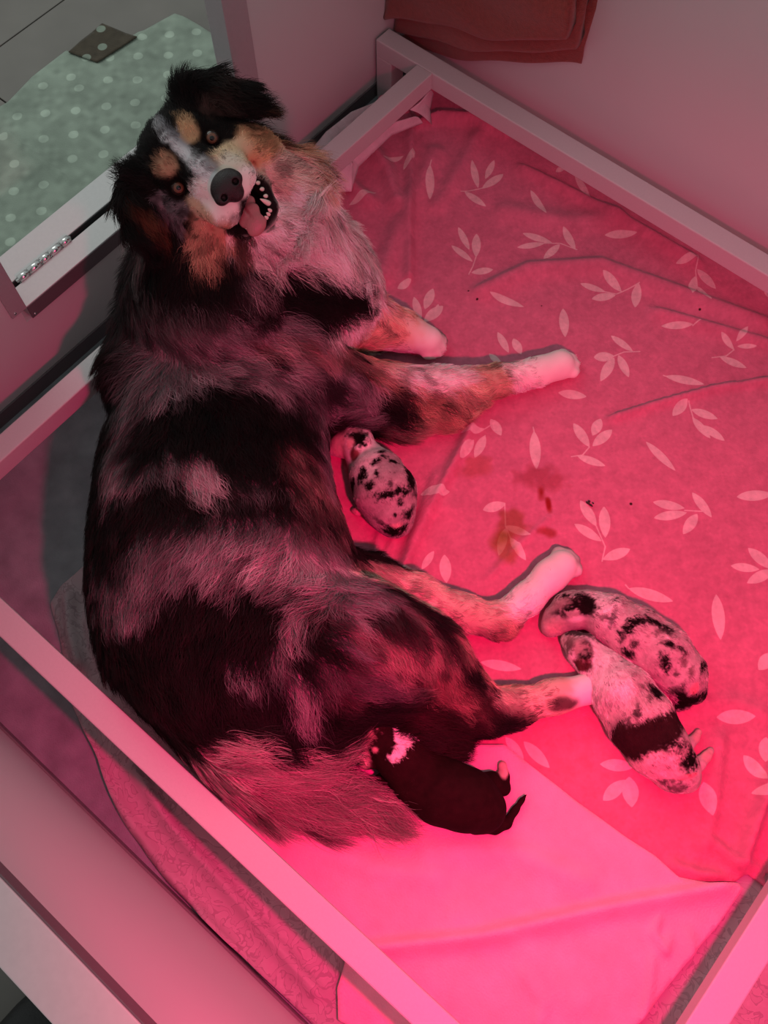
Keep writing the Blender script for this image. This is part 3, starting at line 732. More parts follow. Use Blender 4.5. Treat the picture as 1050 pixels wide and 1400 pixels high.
# hind legs
dogF.chain([(W(420, 800, .09), .075), (W(500, 802, .060), .042), (W(560, 815, .048), .031), (W(630, 838, .040), .026), (W(682, 850, .036), .0235), (W(722, 818, .034), .0215), (W(752, 788, .032), .0225), (W(768, 774, .030), .0235)], .014)
tc = W(470, 885, .135); tu = norm(W(600, 900, .135) - tc); tv = np.cross([0, 0, 1.], tu)
dogF.ell(tc, [tu, tv, [0, 0, 1]], [.135, .082, .098], .035)
dogF.chain([(W(500, 880, .14), .078), (W(575, 905, .105), .060), (W(620, 945, .080), .042), (W(662, 972, .058), .030), (W(700, 968, .046), .0245), (W(760, 952, .040), .0205), (W(812, 940, .036), .022)], .02)
dogF.chain([(W(500, 950, .07), .055), (W(560, 990, .05), .040), (W(610, 1005, .04), .030)], .025)
# tail
dogF.chain([(W(285, 1038, .09), .048), (W(345, 1062, .060), .040), (W(420, 1080, .045), .030), (W(490, 1095, .032), .018)], .02)
# toes
def toes(P, dirpx, r, n=4, spread=.0120, out=.024):
    p = W(*P); q = W(P[0] + dirpx[0], P[1] + dirpx[1], P[2]); d = norm(q - p); s = np.cross([0, 0, 1.], d)
    for i in range(n):
        k = i - (n - 1) / 2; o = out * (1 - .16 * k * k); c = p + s * spread * k + d * o; c[2] -= .005
        dogF.cone(p + s * spread * k * .7, c, r * .75, r * .9, .0015)
        dogF.cone(c, c + d * r * .7 + np.array([0, 0, -.003]), r * .6, r * .45, .003)
toes((765, 499, .032), (10, -4), .0115); toes((583, 464, .034), (9, 6), .0115); toes((766, 775, .030), (8, -7), .0115); toes((812, 940, .034), (10, -2), .011)
# head
def HE(e, d, f, re, rd, rf, k=.6, cut=False): dogF.ell(HD(e, d, f), [Eh, Dh, Fh], np.array([re, rd, rf]) * .01 * K, k * .01, cut)
def HCn(pts, k=.6, cut=False): dogF.chain([(HD(*p[:3]), p[3] * .01 * K) for p in pts], k * .01, cut)
HE(0, -1.2, -4.6, 6.6, 6.0, 5.8)
HE(0, -2.6, -1.6, 4.6, 3.4, 2.8, 1.2)
HE(3.0, -2.4, -.8, 1.9, 1.7, 1.7, .8); HE(-3.0, -2.4, -.8, 1.9, 1.7, 1.7, .8)
for s in (1, -1): HE(s * 5.2, 3.2, -4.0, 3.3, 4.4, 4.0, 1.5); HE(s * 6.2, 5.8, -6.0, 3.0, 4.0, 4.0, 1.5)
HCn([(0, -.2, -.6, 3.1), (0, 2.6, 2.0, 3.1), (0, 5.0, 3.9, 2.7)], 1.0)
HCn([(2.8, 3.6, -.4, 2.6), (2.1, 5.6, 3.6, 2.2), (.9, 6.3, 4.4, 1.6)], .8); HCn([(-2.9, 4.0, -.4, 2.8), (-2.6, 6.5, 2.8, 2.35), (-.9, 6.7, 4.1, 1.8)], .8)
HE(0, 5.0, 5.4, 1.75, 1.5, 1.2, .6)
# open mouth: jaw, rim, cavity
HCn([(-.1, 9.0, -5.0, 3.2), (-.3, 11.4, -1.2, 1.9)], 1.0)
HCn([(-3.8, 7.6, -3.2, 1.5), (-2.9, 10.6, -.8, 1.1), (-1.5, 12.2, .5, .8), (.2, 12.6, .7, .75), (1.8, 11.8, .2, .85), (3.1, 9.2, -1.6, 1.15), (4.0, 6.8, -3.4, 1.5)], .5)
HCn([(-.2, 8.4, -3.6, 1.9), (-.2, 9.6, -.4, 1.8), (-.2, 10.8, 1.2, 1.35)], .4, cut=True)
HCn([(-5.6, 7.0, -1.8, .45), (-3.4, 8.8, -.4, .7), (-.2, 9.2, .8, 1.0), (2.6, 8.4, .0, .9), (4.6, 6.3, -1.8, .7)], .3, cut=True)
for s in (1, -1): HE(s * 4.0, 0.1, .9, 1.15, 1.0, .95, .5, cut=True)
# ears
HCn([(5.0, -4.8, -4.6, 2.1), (7.4, -5.6, -3.8, 1.6), (9.6, -3.6, -3.2, 1.35), (10.8, -.2, -3.2, 1.1), (11.2, 3.4, -3.4, .6)], 1.0)
HCn([(6.2, -3.8, -4.0, 1.8), (8.8, -1.2, -3.6, 1.3), (10.2, 2.0, -3.6, .8)], 1.0)
HCn([(-4.8, -4.2, -4.6, 2.1), (-7.0, -5.2, -3.8, 1.7), (-9.6, -4.4, -3.2, 1.45), (-12.0, -2.0, -3.2, 1.2), (-13.6, 1.2, -3.6, .6)], 1.0)
HCn([(-6.0, -3.4, -4.0, 1.9), (-9.2, -1.2, -3.6, 1.5), (-12.0, 1.4, -3.8, .8)], 1.0)
HCn([(-1, 12, -6, 3.4), (0, 14, -9, 4.2)], 1.5)
HCn([(5, 9, -8, 3.6), (6, 13, -11, 4.5)], 1.5)
HCn([(-5, 8, -8, 3.2), (-5, 13, -11, 4.2)], 1.5)
dogF.floor(.011)
DV, DQ = dogF.mesh(); DV = smooth_mesh(DV, DQ, 2); DV[:, 1] = np.where(DV[:, 1] < -1.165, -1.165 + (DV[:, 1] + 1.165) * .25, DV[:, 1]); DN = vnormals(DV, DQ)
ch = Chart(DV, DQ)

# markings -----------------------------------------------------------
S_ = ch.spot
# shoulders and withers: merle grey with dark flecks
S_(300, 470, 160, 62, 4, GREY, .25, .5); S_(230, 450, 50, 60, 0, GREY, .4, .5, .7); S_(430, 520, 90, 40, 12, GREY, .3, .5)
S_(400, 497, 60, 14, 12, LGREY, .5, .6, .8); S_(290, 500, 60, 12, 10, LGREY, .6, .6, .5); S_(250, 530, 60, 14, -20, GREY, .5, .5, .8)
S_(172, 600, 22, 70, 10, GREY, .5, .7, .55); S_(160, 640, 14, 30, 10, LGREY, .6, .7, .5)
S_(190, 420, 35, 60, 10, BLACK, .6, .5, .6); S_(340, 470, 40, 9, 15, BLACK, .6, .7, .6); S_(395, 462, 26, 8, 25, BLACK, .6, .7, .8); S_(355, 478, 22, 6, 20, BLACK, .5, .6, .8); S_(260, 465, 40, 6, 10, BLACK, .6, .8, .6)
# saddle
S_(320, 585, 138, 66, 2, BLACK, .12, .22); S_(420, 540, 30, 22, 20, BLACK, .2, .3)
S_(270, 650, 26, 24, 10, LGREY, .35, .5); S_(228, 632, 7, 20, -10, GREY, .5, .6, .9); S_(205, 640, 26, 8, -30, GREY, .6, .7, .5)
S_(425, 650, 34, 30, 0, (.16, .085, .08), .5, .6, .9); S_(440, 625, 22, 16, -30, GREY, .5, .6, .8)
S_(178, 405, 22, 60, 5, (.02, .014, .014), .5, .5, .85)
# loin band
S_(300, 740, 130, 32, -14, GREY, .35, .6); S_(220, 755, 70, 34, -20, GREY, .4, .7, .8); S_(400, 762, 95, 34, 8, LGREY, .35, .6, .8); S_(440, 760, 50, 28, 20, LGREY, .5, .6, .6)
S_(160, 800, 30, 40, 0, GREY, .5, .7, .6); S_(190, 815, 30, 14, -30, GREY, .4, .6, .8); S_(165, 765, 14, 22, 20, BLACK, .5, .6, .8)
S_(455, 815, 42, 40, -20, LGREY, .4, .7, .8); S_(405, 850, 14, 42, 35, LGREY, .4, .7, .7); S_(330, 910, 22, 12, 10, GREY, .4, .6, .9); S_(375, 905, 14, 18, 20, GREY, .4, .6, .7)
S_(440, 710, 40, 20, 20, (.10, .05, .05), .5, .5, .8)
# rump and thigh
S_(520, 870, 90, 62, 30, (.17, .10, .10), .3, .4, .9); S_(500, 820, 50, 30, 20, GREY, .4, .6, .9); S_(575, 900, 60, 40, 45, (.28, .15, .14), .4, .4, .8); S_(610, 950, 50, 32, 40, (.22, .10, .09), .4, .4, .8)
S_(545, 855, 46, 22, 30, BLACK, .3, .5, .9); S_(430, 900, 40, 48, 10, BLACK, .3, .5, .95); S_(440, 845, 26, 16, -20, BLACK, .4, .6, .7); S_(470, 930, 40, 36, 20, (.06, .03, .03), .4, .5, .8); S_(412, 952, 17, 32, -20, LGREY, .4, .5, .9); S_(475, 883, 22, 8, 25, GREY, .5, .6, .9); S_(500, 935, 60, 18, 10, GREY, .5, .6, .4)
S_(585, 1000, 75, 42, 12, (.022, .008, .008), .2, .3); S_(670, 962, 22, 14, 50, (.05, .02, .02), .5, .6, .7)
# tail and breeches
S_(310, 1055, 70, 40, 20, (.42, .30, .29), .2, .4); S_(420, 1080, 130, 46, 14, (.40, .27, .26), .2, .4); S_(470, 1130, 60, 20, 20, (.12, .06, .06), .6, .6, .5); S_(330, 1085, 40, 10, 20, (.14, .07, .07), .6, .6, .6)
S_(600, 585, 70, 22, -8, (.60, .36, .30), .5, .5, .8)
# hind leg under
S_(600, 815, 130, 40, 8, (.62, .44, .36), .2, .2); S_(650, 850, 60, 20, 5, (.50, .30, .24), .5, .4, .6); S_(740, 790, 66, 46, -40, WHITE, .2, .2); S_(702, 866, 26, 14, 0, (.5, .25, .2), .5, .4, .6)
S_(760, 945, 90, 34, -6, (.66, .44, .36), .2, .2); S_(815, 940, 34, 34, 0, WHITE, .3, .2); S_(768, 964, 22, 9, -4, (.06, .03, .03), .4, .4, .9); S_(715, 975, 20, 10, 20, (.09, .05, .04), .5, .6, .7); S_(700, 945, 20, 8, 40, (.12, .06, .06), .5, .6, .5); S_(680, 920, 30, 12, 20, (.60, .38, .28), .4, .3)
# front leg
S_(500, 535, 90, 48, 10, GREY, .3, .5, .9); S_(600, 540, 80, 52, 0, (.40, .22, .15), .3, .4, .9); S_(665, 530, 48, 48, -5, (.50, .32, .23), .25, .3); S_(755, 503, 62, 44, -10, WHITE, .12, .15); S_(640, 500, 40, 12, -5, (.45, .22, .14), .3, .3, .8)
S_(530, 560, 26, 26, 30, BLACK, .3, .5); S_(545, 540, 18, 20, 0, BLACK, .3, .6, .9); S_(450, 530, 30, 22, 40, BLACK, .4, .6, .9); S_(482, 495, 9, 7, 0, BLACK, .4, .5); S_(500, 510, 9, 14, 30, BLACK, .4, .5, .9); S_(590, 518, 20, 18, 0, (.08, .03, .03), .4, .5, .9); S_(630, 512, 20, 6, 0, (.1, .04, .03), .5, .6, .7); S_(420, 495, 16, 10, 30, BLACK, .5, .6, .8)
# chest, ruff, neck patch
S_(470, 390, 90, 62, 20, WHITE, .2, .3); S_(440, 300, 80, 100, 40, WHITE, .15, .1); S_(540, 455, 80, 46, 20, WHITE, .2, .2); S_(398, 222, 34, 52, 60, (.60, .34, .22), .4, .2); S_(370, 340, 60, 20, 0, WHITE, .3, .2); S_(420, 335, 80, 40, 10, WHITE, .3, .15); S_(460, 350, 80, 60, 30, WHITE, .3, .1); S_(500, 400, 50, 60, 30, WHITE, .3, .1); S_(505, 465, 50, 22, 20, (.72, .36, .24), .5, .4, .8); S_(440, 475, 70, 16, 10, (.40, .22, .2), .6, .5, .6)
S_(300, 385, 52, 26, 12, BLACK, .3, .4); S_(350, 394, 62, 32, 10, BLACK, .2, .3); S_(420, 402, 88, 36, 8, BLACK, .16, .2); S_(470, 412, 40, 20, 15, BLACK, .3, .3); S_(335, 380, 50, 26, 10, BLACK, .2, .4); S_(330, 375, 36, 10, 25, LGREY, .5, .6, .7)
S_(225, 392, 50, 42, 10, (.10, .075, .078), .5, .5, .9); S_(250, 395, 9, 30, 20, LGREY, .6, .7, .4)

HEADM = np.stack([Eh, Dh, Fh])
def hloc(P): return (P - HC) @ HEADM.T / (.01 * K)
def hm(q, e, d, re, rd, soft=.3, ang=0, warp=.25, n=0):
    a = math.radians(ang); x = q[:, 0] - e; y = q[:, 1] - d; X = x * math.cos(a) + y * math.sin(a); Y = -x * math.sin(a) + y * math.cos(a)
    return sstep(1 + soft, 1 - soft, np.hypot(X / re, Y / rd) + warp * n)[:, None]
def dog_coat(P):
    C = np.tile(np.array((.009, .005, .005)), (len(P), 1)); C = ch.apply(P, C); lum = np.clip(1 - 1.7 * C.max(1), .12, 1); C = C * (1 + lum * (.32 * noise3(P, .022, 14) + .26 * noise3(P, .009, 15)))[:, None]
    for px, py, z, r in ((170, 345, .30, .060), (172, 385, .25, .060), (176, 410, .21, .050)):      # dark hair down the side of the neck
        w = sstep(1.25, .7, np.sqrt(((P - W(px, py, z)) ** 2).sum(1)) / r + .3 * noise3(P, .02, 9))[:, None]; C = C * (1 - w) + np.array((.022, .016, .017)) * w
    q = hloc(P); n = noise3(P, .008, 6)
    m = sstep(-10.5, -8.0, q[:, 2]) * sstep(19, 16, np.hypot(q[:, 0] * .95, q[:, 1])) * sstep(14.5, 12.5, q[:, 1])
    H = np.tile(BLACK * 1.3, (len(P), 1))
    def a(col, w): nonlocal H; H = H * (1 - w) + np.array(col) * w
    # lower face
    a(WHITE, sstep(8.5, 10.5, q[:, 1] + .25 * np.abs(q[:, 0]) + .6 * n)[:, None] * sstep(-7.5, -5.5, q[:, 0])[:, None]); a((.10, .055, .045), hm(q, -5.5, 11.5, 2.6, 1.6, .4, -20, .7, n))
    a((.46, .25, .17), hm(q, -6.6, 7.0, 3.9, 3.0, .35, -15, .3, n)); a((.60, .33, .18), hm(q, 7.0, 6.6, 3.8, 3.6, .4, 20, .3, n)); a((.66, .48, .42), hm(q, 6.5, 10.5, 4.0, 2.6, .4, 20, .3, n))
    a(CREAM, hm(q, 3.8, 3.2, 3.3, 1.5, .3, 22, .2, n)); a((.62, .50, .42), hm(q, 2.0, 4.4, 2.4, 2.0, .3, 0, .2, n))
    a(WHITE, hm(q, -2.0, 4.8, 2.9, 3.2, .25, 0, .15, n)); a((.62, .40, .28), hm(q, -4.6, 4.0, .9, 2.2, .4, 10, .2, n)); a(WHITE, hm(q, 2.2, 6.8, 2.2, 1.6, .3, 0, .1, n))
    a((.60, .58, .60), hm(q, .2, 1.6, 1.2, 2.6, .5, 0, .3, n)); a((.52, .50, .52), hm(q, .4, -3.0, .65, 3.8, .5, 4, .6, n)); a((.10, .09, .10), hm(q, 1.2, 2.0, .9, 1.3, .4, 0, .4, n) * .7)
    a((.23, .22, .24), hm(q, 1.3, -4.2, .7, 1.8, .5, 0, .7, n) * .7); a((.20, .16, .18), hm(q, -7.2, .6, 1.8, 2.2, .5, 0, .9, n) * .8)
    a((.44, .25, .14), hm(q, 3.1, -2.9, 1.25, 1.8, .4, 14, .3, n)); a((.42, .24, .15), hm(q, -2.7, -2.7, 1.5, 1.4, .4, 0, .3, n))
    for s in (1, -1):
        a(BLACK, hm(q, s * 4.0, .1, 2.0, 1.5, .25, 0, .15, n))
    a((.13, .045, .025), hm(q, -10.2, -1.4, 1.2, 3.0, .5, 12, .4, n) * .9); a((.06, .035, .03), hm(q, 8.6, -2.5, 2.5, 1.6, .5, 0, .5, n) * .7)
    # mouth lining, lips
    mo = hm(q, -.4, 9.2, 4.6, 3.0, .10, 0, 0) * sstep(3.2, 2.6, q[:, 2])[:, None] * sstep(-8, -6, q[:, 2])[:, None] * (q[:, 1] > 6.9)[:, None]
    a((.012, .006, .007), mo); a((.012, .006, .007), hm(q, .1, 10.6, 3.1, 2.7, .12) * sstep(-2.4, -1.2, q[:, 2])[:, None] * (q[:, 1] < 13.6)[:, None])
    return C * (1 - m[:, None]) + H * m[:, None]
flow = Flow(ch, [(200,430,172,480,5),(190,470,150,485,5),(250,450,290,520,4.2),(350,470,430,500,4.2),(300,500,360,530,4),(380,400,480,412,6),(330,370,390,392,6),(430,330,492,372,5.5),(480,350,520,390,4.5),(490,400,540,420,4),
    (400,230,445,300,5),(420,290,480,340,5.5),(360,380,400,400,5),(230,380,225,440,5.5),(270,390,285,440,5),(300,560,320,650,3.6),(180,600,158,680,3.6),(420,600,455,660,3.2),(150,750,142,840,3.8),(260,650,285,690,3.6),(300,740,255,800,4.5),(220,750,180,810,4.5),
    (370,760,330,830,4.5),(430,740,475,785,4.2),(430,800,390,850,4.2),(300,880,305,970,4),(170,920,212,1000,3.6),(400,930,420,985,4.2),(480,850,520,890,3.2),(540,860,600,920,2.6),(600,930,650,990,2.4),(480,930,530,960,3.2),(560,990,640,1030,5.0),(520,970,580,1010,4.5),
    (330,1040,420,1075,5.5),(400,1070,480,1110,7.5),(450,1085,530,1125,9.5),(490,1100,560,1150,9.5),(480,545,550,565,2.6),(560,565,600,600,4.2),(520,575,560,600,3.5),(620,560,655,588,3.4),(600,515,660,512,1.4),(680,515,720,505,1.2),(700,535,712,555,1.6),(760,495,785,492,.3),
    (510,435,560,450,1.6),(585,465,600,475,.3),(520,795,600,815,1.2),(640,835,690,840,1.0),(690,860,715,868,1.6),(740,800,765,775,.7),(768,770,785,760,.25),(700,965,760,955,1.0),(670,985,700,1010,2.0),(800,942,830,938,.3)])
def dog_flow(P):
    d = flow.dir(P); q = hloc(P); m = sstep(-10, -7, q[:, 2]) * (np.hypot(q[:, 0], q[:, 1]) < 18)
    r = P - HD(0, 4.6, 5); r = norm(r)
    ear = sstep(6.5, 8.5, np.abs(q[:, 0])) * sstep(5.5, 3.5, q[:, 1]); tgt = Dh * .9 + np.sign(q[:, :1]) * Eh * .45; r = r * (1 - ear[:, None]) + tgt * ear[:, None]
    return norm(d * (1 - m[:, None]) + r * m[:, None])
def dog_len(P):
    L = flow.len(P); q = hloc(P); r = np.sqrt(q[:, 0] ** 2 + (q[:, 1] - 3) ** 2); m = sstep(-10.5, -8, q[:, 2]) * sstep(17, 14.5, np.hypot(q[:, 0], q[:, 1]))
    l = .008 + .018 * sstep(6.8, 11.0, r) + .010 * sstep(8, 11, np.abs(q[:, 0])); l = np.where((q[:, 1] > 3) & (q[:, 2] > 0), .0062, l)
    return L * (1 - m) + l * m
def dog_dens(P):
    q = hloc(P); d = np.ones(len(P)); z = P[:, 2] > .3
    for s in (1, -1): d[z & (np.hypot(q[:, 0] - s * 4.0, (q[:, 1] - .1) * 1.1) < 1.35) & (q[:, 2] > -3)] = 0
    d[z & (np.hypot(q[:, 0], q[:, 1] - 5.3) < 2.5) & (q[:, 2] > 4)] = 0
    d[z & (np.hypot((q[:, 0] + .1) / 3.9, (q[:, 1] - 9.9) / 3.2) < 1) & (q[:, 2] > -7) & (q[:, 2] < 3.4)] = 0
    d[P[:, 2] < .02] *= .15
    d *= np.where(z & (q[:, 2] > -9), 1.0, .36)
    return d
dog = empty('dog', G(300, 700, .0), label='large tricolour merle long-haired mother dog lying on her side looking up with open mouth', cat='dog')
body = body_object('body', DV, DQ, dog_coat(DV), M_COAT, dog)
make_fur('fur', DV, DQ, N_DOG, dog_coat, dog_flow, dog_len, dog_dens, M_FUR, dog, seed=3, clump=.62, ncl=N_DOG // 34, r0=.00028, lift=.24, npt=6)

# eyes, nose, tongue, teeth
def ico(name, c, R, r, mat, parent, sub=3):
    bm = bmesh.new(); bmesh.ops.create_icosphere(bm, subdivisions=sub, radius=1.0); me = bpy.data.meshes.new(name); bm.to_mesh(me); bm.free()
    n = len(me.vertices); co = np.empty(n * 3, np.float32); me.vertices.foreach_get('co', co); co = co.reshape(-1, 3)
    co = (co * np.array(r)) @ np.array(R) + np.array(c); me.vertices.foreach_set('co', co.astype(np.float32).ravel()); me.update()
    return link(name, me, mat, parent)
M_EYE = plain('eye_white_dark', (.02, .012, .01), .12); M_IRIS = plain('iris_amber', (.15, .06, .035), .3, noise=.3, nscale=300); M_PUPIL = plain('pupil', (.004, .004, .005), .05)
M_NOSE = plain('dog_nose_leather', (.010, .004, .005), .42, bump=.5, bscale=900); M_TONG = plain('tongue', (.36, .13, .14), .35, bump=.25, bscale=500)
M_TOOTH = plain('tooth_enamel', (.80, .70, .62), .25); M_LIP = plain('black_lip', (.012, .006, .007), .35)
HR = [Eh, Dh, Fh]; c_ = .01 * K
for s in (1, -1):
    ctr = HD(s * 4.0, .1, -.25)
    ey = ico('eye', ctr, HR, (1.12 * c_,) * 3, M_EYE, dog, 4)
    gz = norm(Fh + Dh * .05); a = norm(np.cross(gz, Eh)); b = np.cross(a, gz)
    ico('iris', ctr + gz * .80 * c_, [b, a, gz], (.72 * c_, .72 * c_, .38 * c_), M_IRIS, ey, 3)
    ico('pupil', ctr + gz * 1.06 * c_, [b, a, gz], (.36 * c_, .36 * c_, .17 * c_), M_PUPIL, ey, 3)
nf = Field(HD(0, 5.1, 6) - .042, HD(0, 5.1, 6) + .042, .001)
ng = [Eh, Dh, Fh]
nf.ell(HD(.1, 4.9, 6.7), ng, np.array((2.4, 1.9, 1.45)) * c_, .003); nf.ell(HD(.1, 6.3, 6.4), ng, np.array((1.3, 1.2, 1.1)) * c_, .003)
for s in (1, -1):
    nf.ell(HD(s * 1.45, 5.3, 7.1), ng, np.array((1.1, 1.0, .9)) * c_, .002)
    nf.cone(HD(s * 1.2, 5.5, 8.8), HD(s * 1.3, 5.5, 7.5), .46 * c_, .42 * c_, .0012, cut=True); nf.cone(HD(s * 1.5, 5.8, 8.4), HD(s * 2.5, 6.4, 7.6), .18 * c_, .14 * c_, .001, cut=True)
nf.cone(HD(0, 5.4, 8.4), HD(0, 7.2, 7.6), .10 * c_, .10 * c_, .0008, cut=True)
nv, nq = nf.mesh(); link('nose', mesh_of('nose', smooth_mesh(nv, nq, 1), nq), M_NOSE, dog)
tf = Field(HD(-1.5, 9.5, 1) - .045, HD(-1.5, 9.5, 1) + .045, .0013)
for p, r in ((( -.5, 7.6, -.6), (2.0, 1.2, .8)), ((-.8, 8.8, .8), (2.0, 1.2, .62)), ((-1.2, 9.8, 1.7), (1.9, 1.2, .52)), ((-1.7, 11.4, 2.0), (1.65, 1.2, .45))):
    tf.ell(HD(*p), [Eh, Dh, Fh], np.array(r) * c_, .006)
tf.cone(HD(-.6, 7.8, 1.3), HD(-1.6, 11.4, 3.0), .16 * c_, .12 * c_, .002, cut=True)
tv_, tq_ = tf.mesh(); link('tongue', mesh_of('tongue', smooth_mesh(tv_, tq_, 2), tq_), M_TONG, dog)
def tooth(p, tip, r):
    p = np.array(HD(*p)); t = np.array(HD(*tip)); ax = norm(t - p); x = norm(np.cross(ax, Eh + .1)); y = np.cross(ax, x); V, Fq = [], []; n = 10
    lv_ = [(0, 1), (.3, 1.02), (.6, .78), (.85, .42), (1, .12)]
    for s, w in lv_:
        for k in range(n): an = 2 * math.pi * k / n; V.append(p + (t - p) * s + (x * math.cos(an) + y * math.sin(an)) * r * c_ * w)
    for i in range(len(lv_) - 1):
        for k in range(n): Fq.append((i * n + k, i * n + (k + 1) % n, (i + 1) * n + (k + 1) % n, (i + 1) * n + k))
    Fq.append(tuple(range(n))[::-1]); Fq.append(tuple((len(lv_) - 1) * n + k for k in range(n)))
    return link('tooth', mesh_of('tooth', V, Fq), M_TOOTH, dog)
tooth((-2.3, 11.4, .5), (-2.9, 10.4, 2.1), .36); tooth((1.8, 11.4, .4), (1.5, 9.7, 2.1), .38)
for i in range(6):
    e = -1.6 + i * .54; d = 12.1 - .12 * (e + .2) ** 2; tooth((e, d, .95), (e - .02, d - .55, 1.6), .27)
for i, (e, d, f) in enumerate(((2.35, 10.3, .0), (2.8, 9.4, -.4), (3.15, 8.5, -.9))): tooth((e, d, f + .3), (e - .25, d - .35, f + 1.0), .30)
# ------------------------------------------------------------------ the four puppies
def puppy(label, lo, hi, chains, spots, arrows, base, extra=None, nfur=12000, flen=.006, z0=.012, seed=5, warp_scale=.0045, pads=()):
    """chains: lists of (px, py, radius mm[, z]); spots: coat ellipses in the order they are laid"""
    F_ = Field(np.minimum(G(*lo, 0), G(*hi, 0)) - np.array([.09, .09, 0]), np.maximum(G(*lo, 0), G(*hi, 0)) + np.array([.09, .09, .12]), .0022)
    for c in chains:
        k = .008
        if isinstance(c[0], (int, float)): k, c = c[0], c[1:]
        pts = []
        for p in c:
            r = p[2] / 1000 * (1.07 if p[2] > 16 else 1.0); z = p[3] if len(p) > 3 else z0 + r * .93; pts.append((G(p[0], p[1], z), r))
        if len(pts) == 1: F_.ell(pts[0][0], np.eye(3), [pts[0][1]] * 3, k)
        else: F_.chain(pts, k)
    F_.floor(z0)
    V, Q = F_.mesh(); V = smooth_mesh(V, Q, 2); c = Chart(V, Q, .008, 4.0)
    for s in spots:
        s = list(s); s[7] = s[7] * 1.9 if s[7] > .25 else s[7]; s[6] = min(s[6] * 1.3, .6); c.spot(*s)
    def coat(P):
        C = c.apply(P, np.tile(np.array(base), (len(P), 1)), warp_scale)
        return C * (1 + .22 * noise3(P, .009, seed) + .15 * noise3(P, .003, seed + 1))[:, None]
    fl = Flow(c, arrows, .04)
    th = empty('puppy', G((lo[0] + hi[0]) / 2, (lo[1] + hi[1]) / 2, 0), label=label, cat='puppy', group='newborn puppies')
    body_object('body', V, Q, coat(V), M_COAT, th)
    def den(P):
        d = np.where(P[:, 2] < z0 + .006, .2, 1.0)
        for x, y, r in pads:
            g = c.hit(x, y); d = np.where(np.hypot(P[:, 0] - g[0], P[:, 1] - g[1]) < r / 1000, 0, d)
        return d
    make_fur('fur', V, Q, nfur, coat, fl.dir, fl.len, den, M_FUR, th, seed=seed, clump=.45, ncl=nfur // 12, r0=.00026, lift=.30, npt=4, curl=.05, jit=.18)
    return th
MG = (.40, .27, .29); PW = (.72, .60, .60); K_ = (.006, .003, .003); PK = (.66, .36, .36)
t_ = True
# 1: beside the mother's elbow
puppy('small grey merle puppy with white collar, curled against the mother\'s belly below her elbow', (450, 575), (575, 735),
    [[(500, 632, 26), (515, 650, 38), (527, 674, 43), (535, 698, 34), (541, 714, 22)], [(512, 640, 28), (492, 615, 24, .050)], [.006, (486, 603, 26, .050), (470, 608, 19, .040), (456, 612, 13, .032)],
     [.003, (500, 602, 8, .074), (488, 617, 6, .070), (485, 631, 2.5, .060)], [.004, (545, 705, 16), (536, 724, 9), (552, 724, 8)], [.004, (500, 690, 14), (489, 700, 6, .018), (484, 698, 5, .016)], [.003, (536, 722, 7), (545, 729, 5)]],
    [(482, 600, 40, 34, 0, PW, .2, .1), (511, 608, 14, 38, 28, PW, .2, .1), (495, 642, 18, 14, 0, PW, .3, .1), (460, 605, 14, 24, 0, PK, .4, .2), (489, 598, 14, 15, 10, K_, .2, .3), (478, 606, 5, 7, 0, PK, .4, .3), (484, 622, 6, 9, -10, (.20, .06, .06), .2, .1), (478, 588, 14, 3, -8, (.4,.25,.25), .5,.3,.6),
     (516, 629, 12, 4, -32, K_, .3, .5), (521, 617, 7, 3, -10, K_, .3, .4), (537, 631, 7, 4, 10, K_, .3, .4), (494, 652, 6, 9, 25, K_, .3, .4), (496, 642, 4, 5, 0, K_, .4, .4), (505, 664, 7, 6, -40, K_, .25, .3), (515, 647, 4, 5, 0, K_, .3, .4), (561, 650, 7, 6, 30, K_, .3, .4), (482, 662, 4, 6, -20, K_, .3, .4),
     (536, 675, 24, 6, -12, K_, .25, .5), (548, 670, 12, 5, 10, K_, .3, .5), (547, 686, 4, 6, 0, K_, .3, .4), (559, 702, 6, 8, 30, K_, .3, .4), (540, 704, 3, 3, 0, K_, .3, .3), (534, 661, 4, 4, 0, K_, .4, .4, .8), (568, 676, 5, 4, 0, K_, .4, .4, .8), (565, 694, 3, 5, 0, K_, .4, .4, .7),
     (536, 727, 15, 7, 15, K_, .2, .4), (552, 722, 8, 5, -40, K_, .3, .3), (520, 714, 10, 3, 30, K_, .4, .5, .7), (489, 699, 8, 7, 0, PK, .3, .1), (543, 718, 8, 3, -10, PK, .3, .2)],
    [(505, 630, 520, 650, .6), (530, 660, 540, 690, .6), (545, 700, 543, 725, .6), (485, 600, 500, 615, .45), (515, 690, 525, 705, .6)], MG, seed=11, nfur=13000)
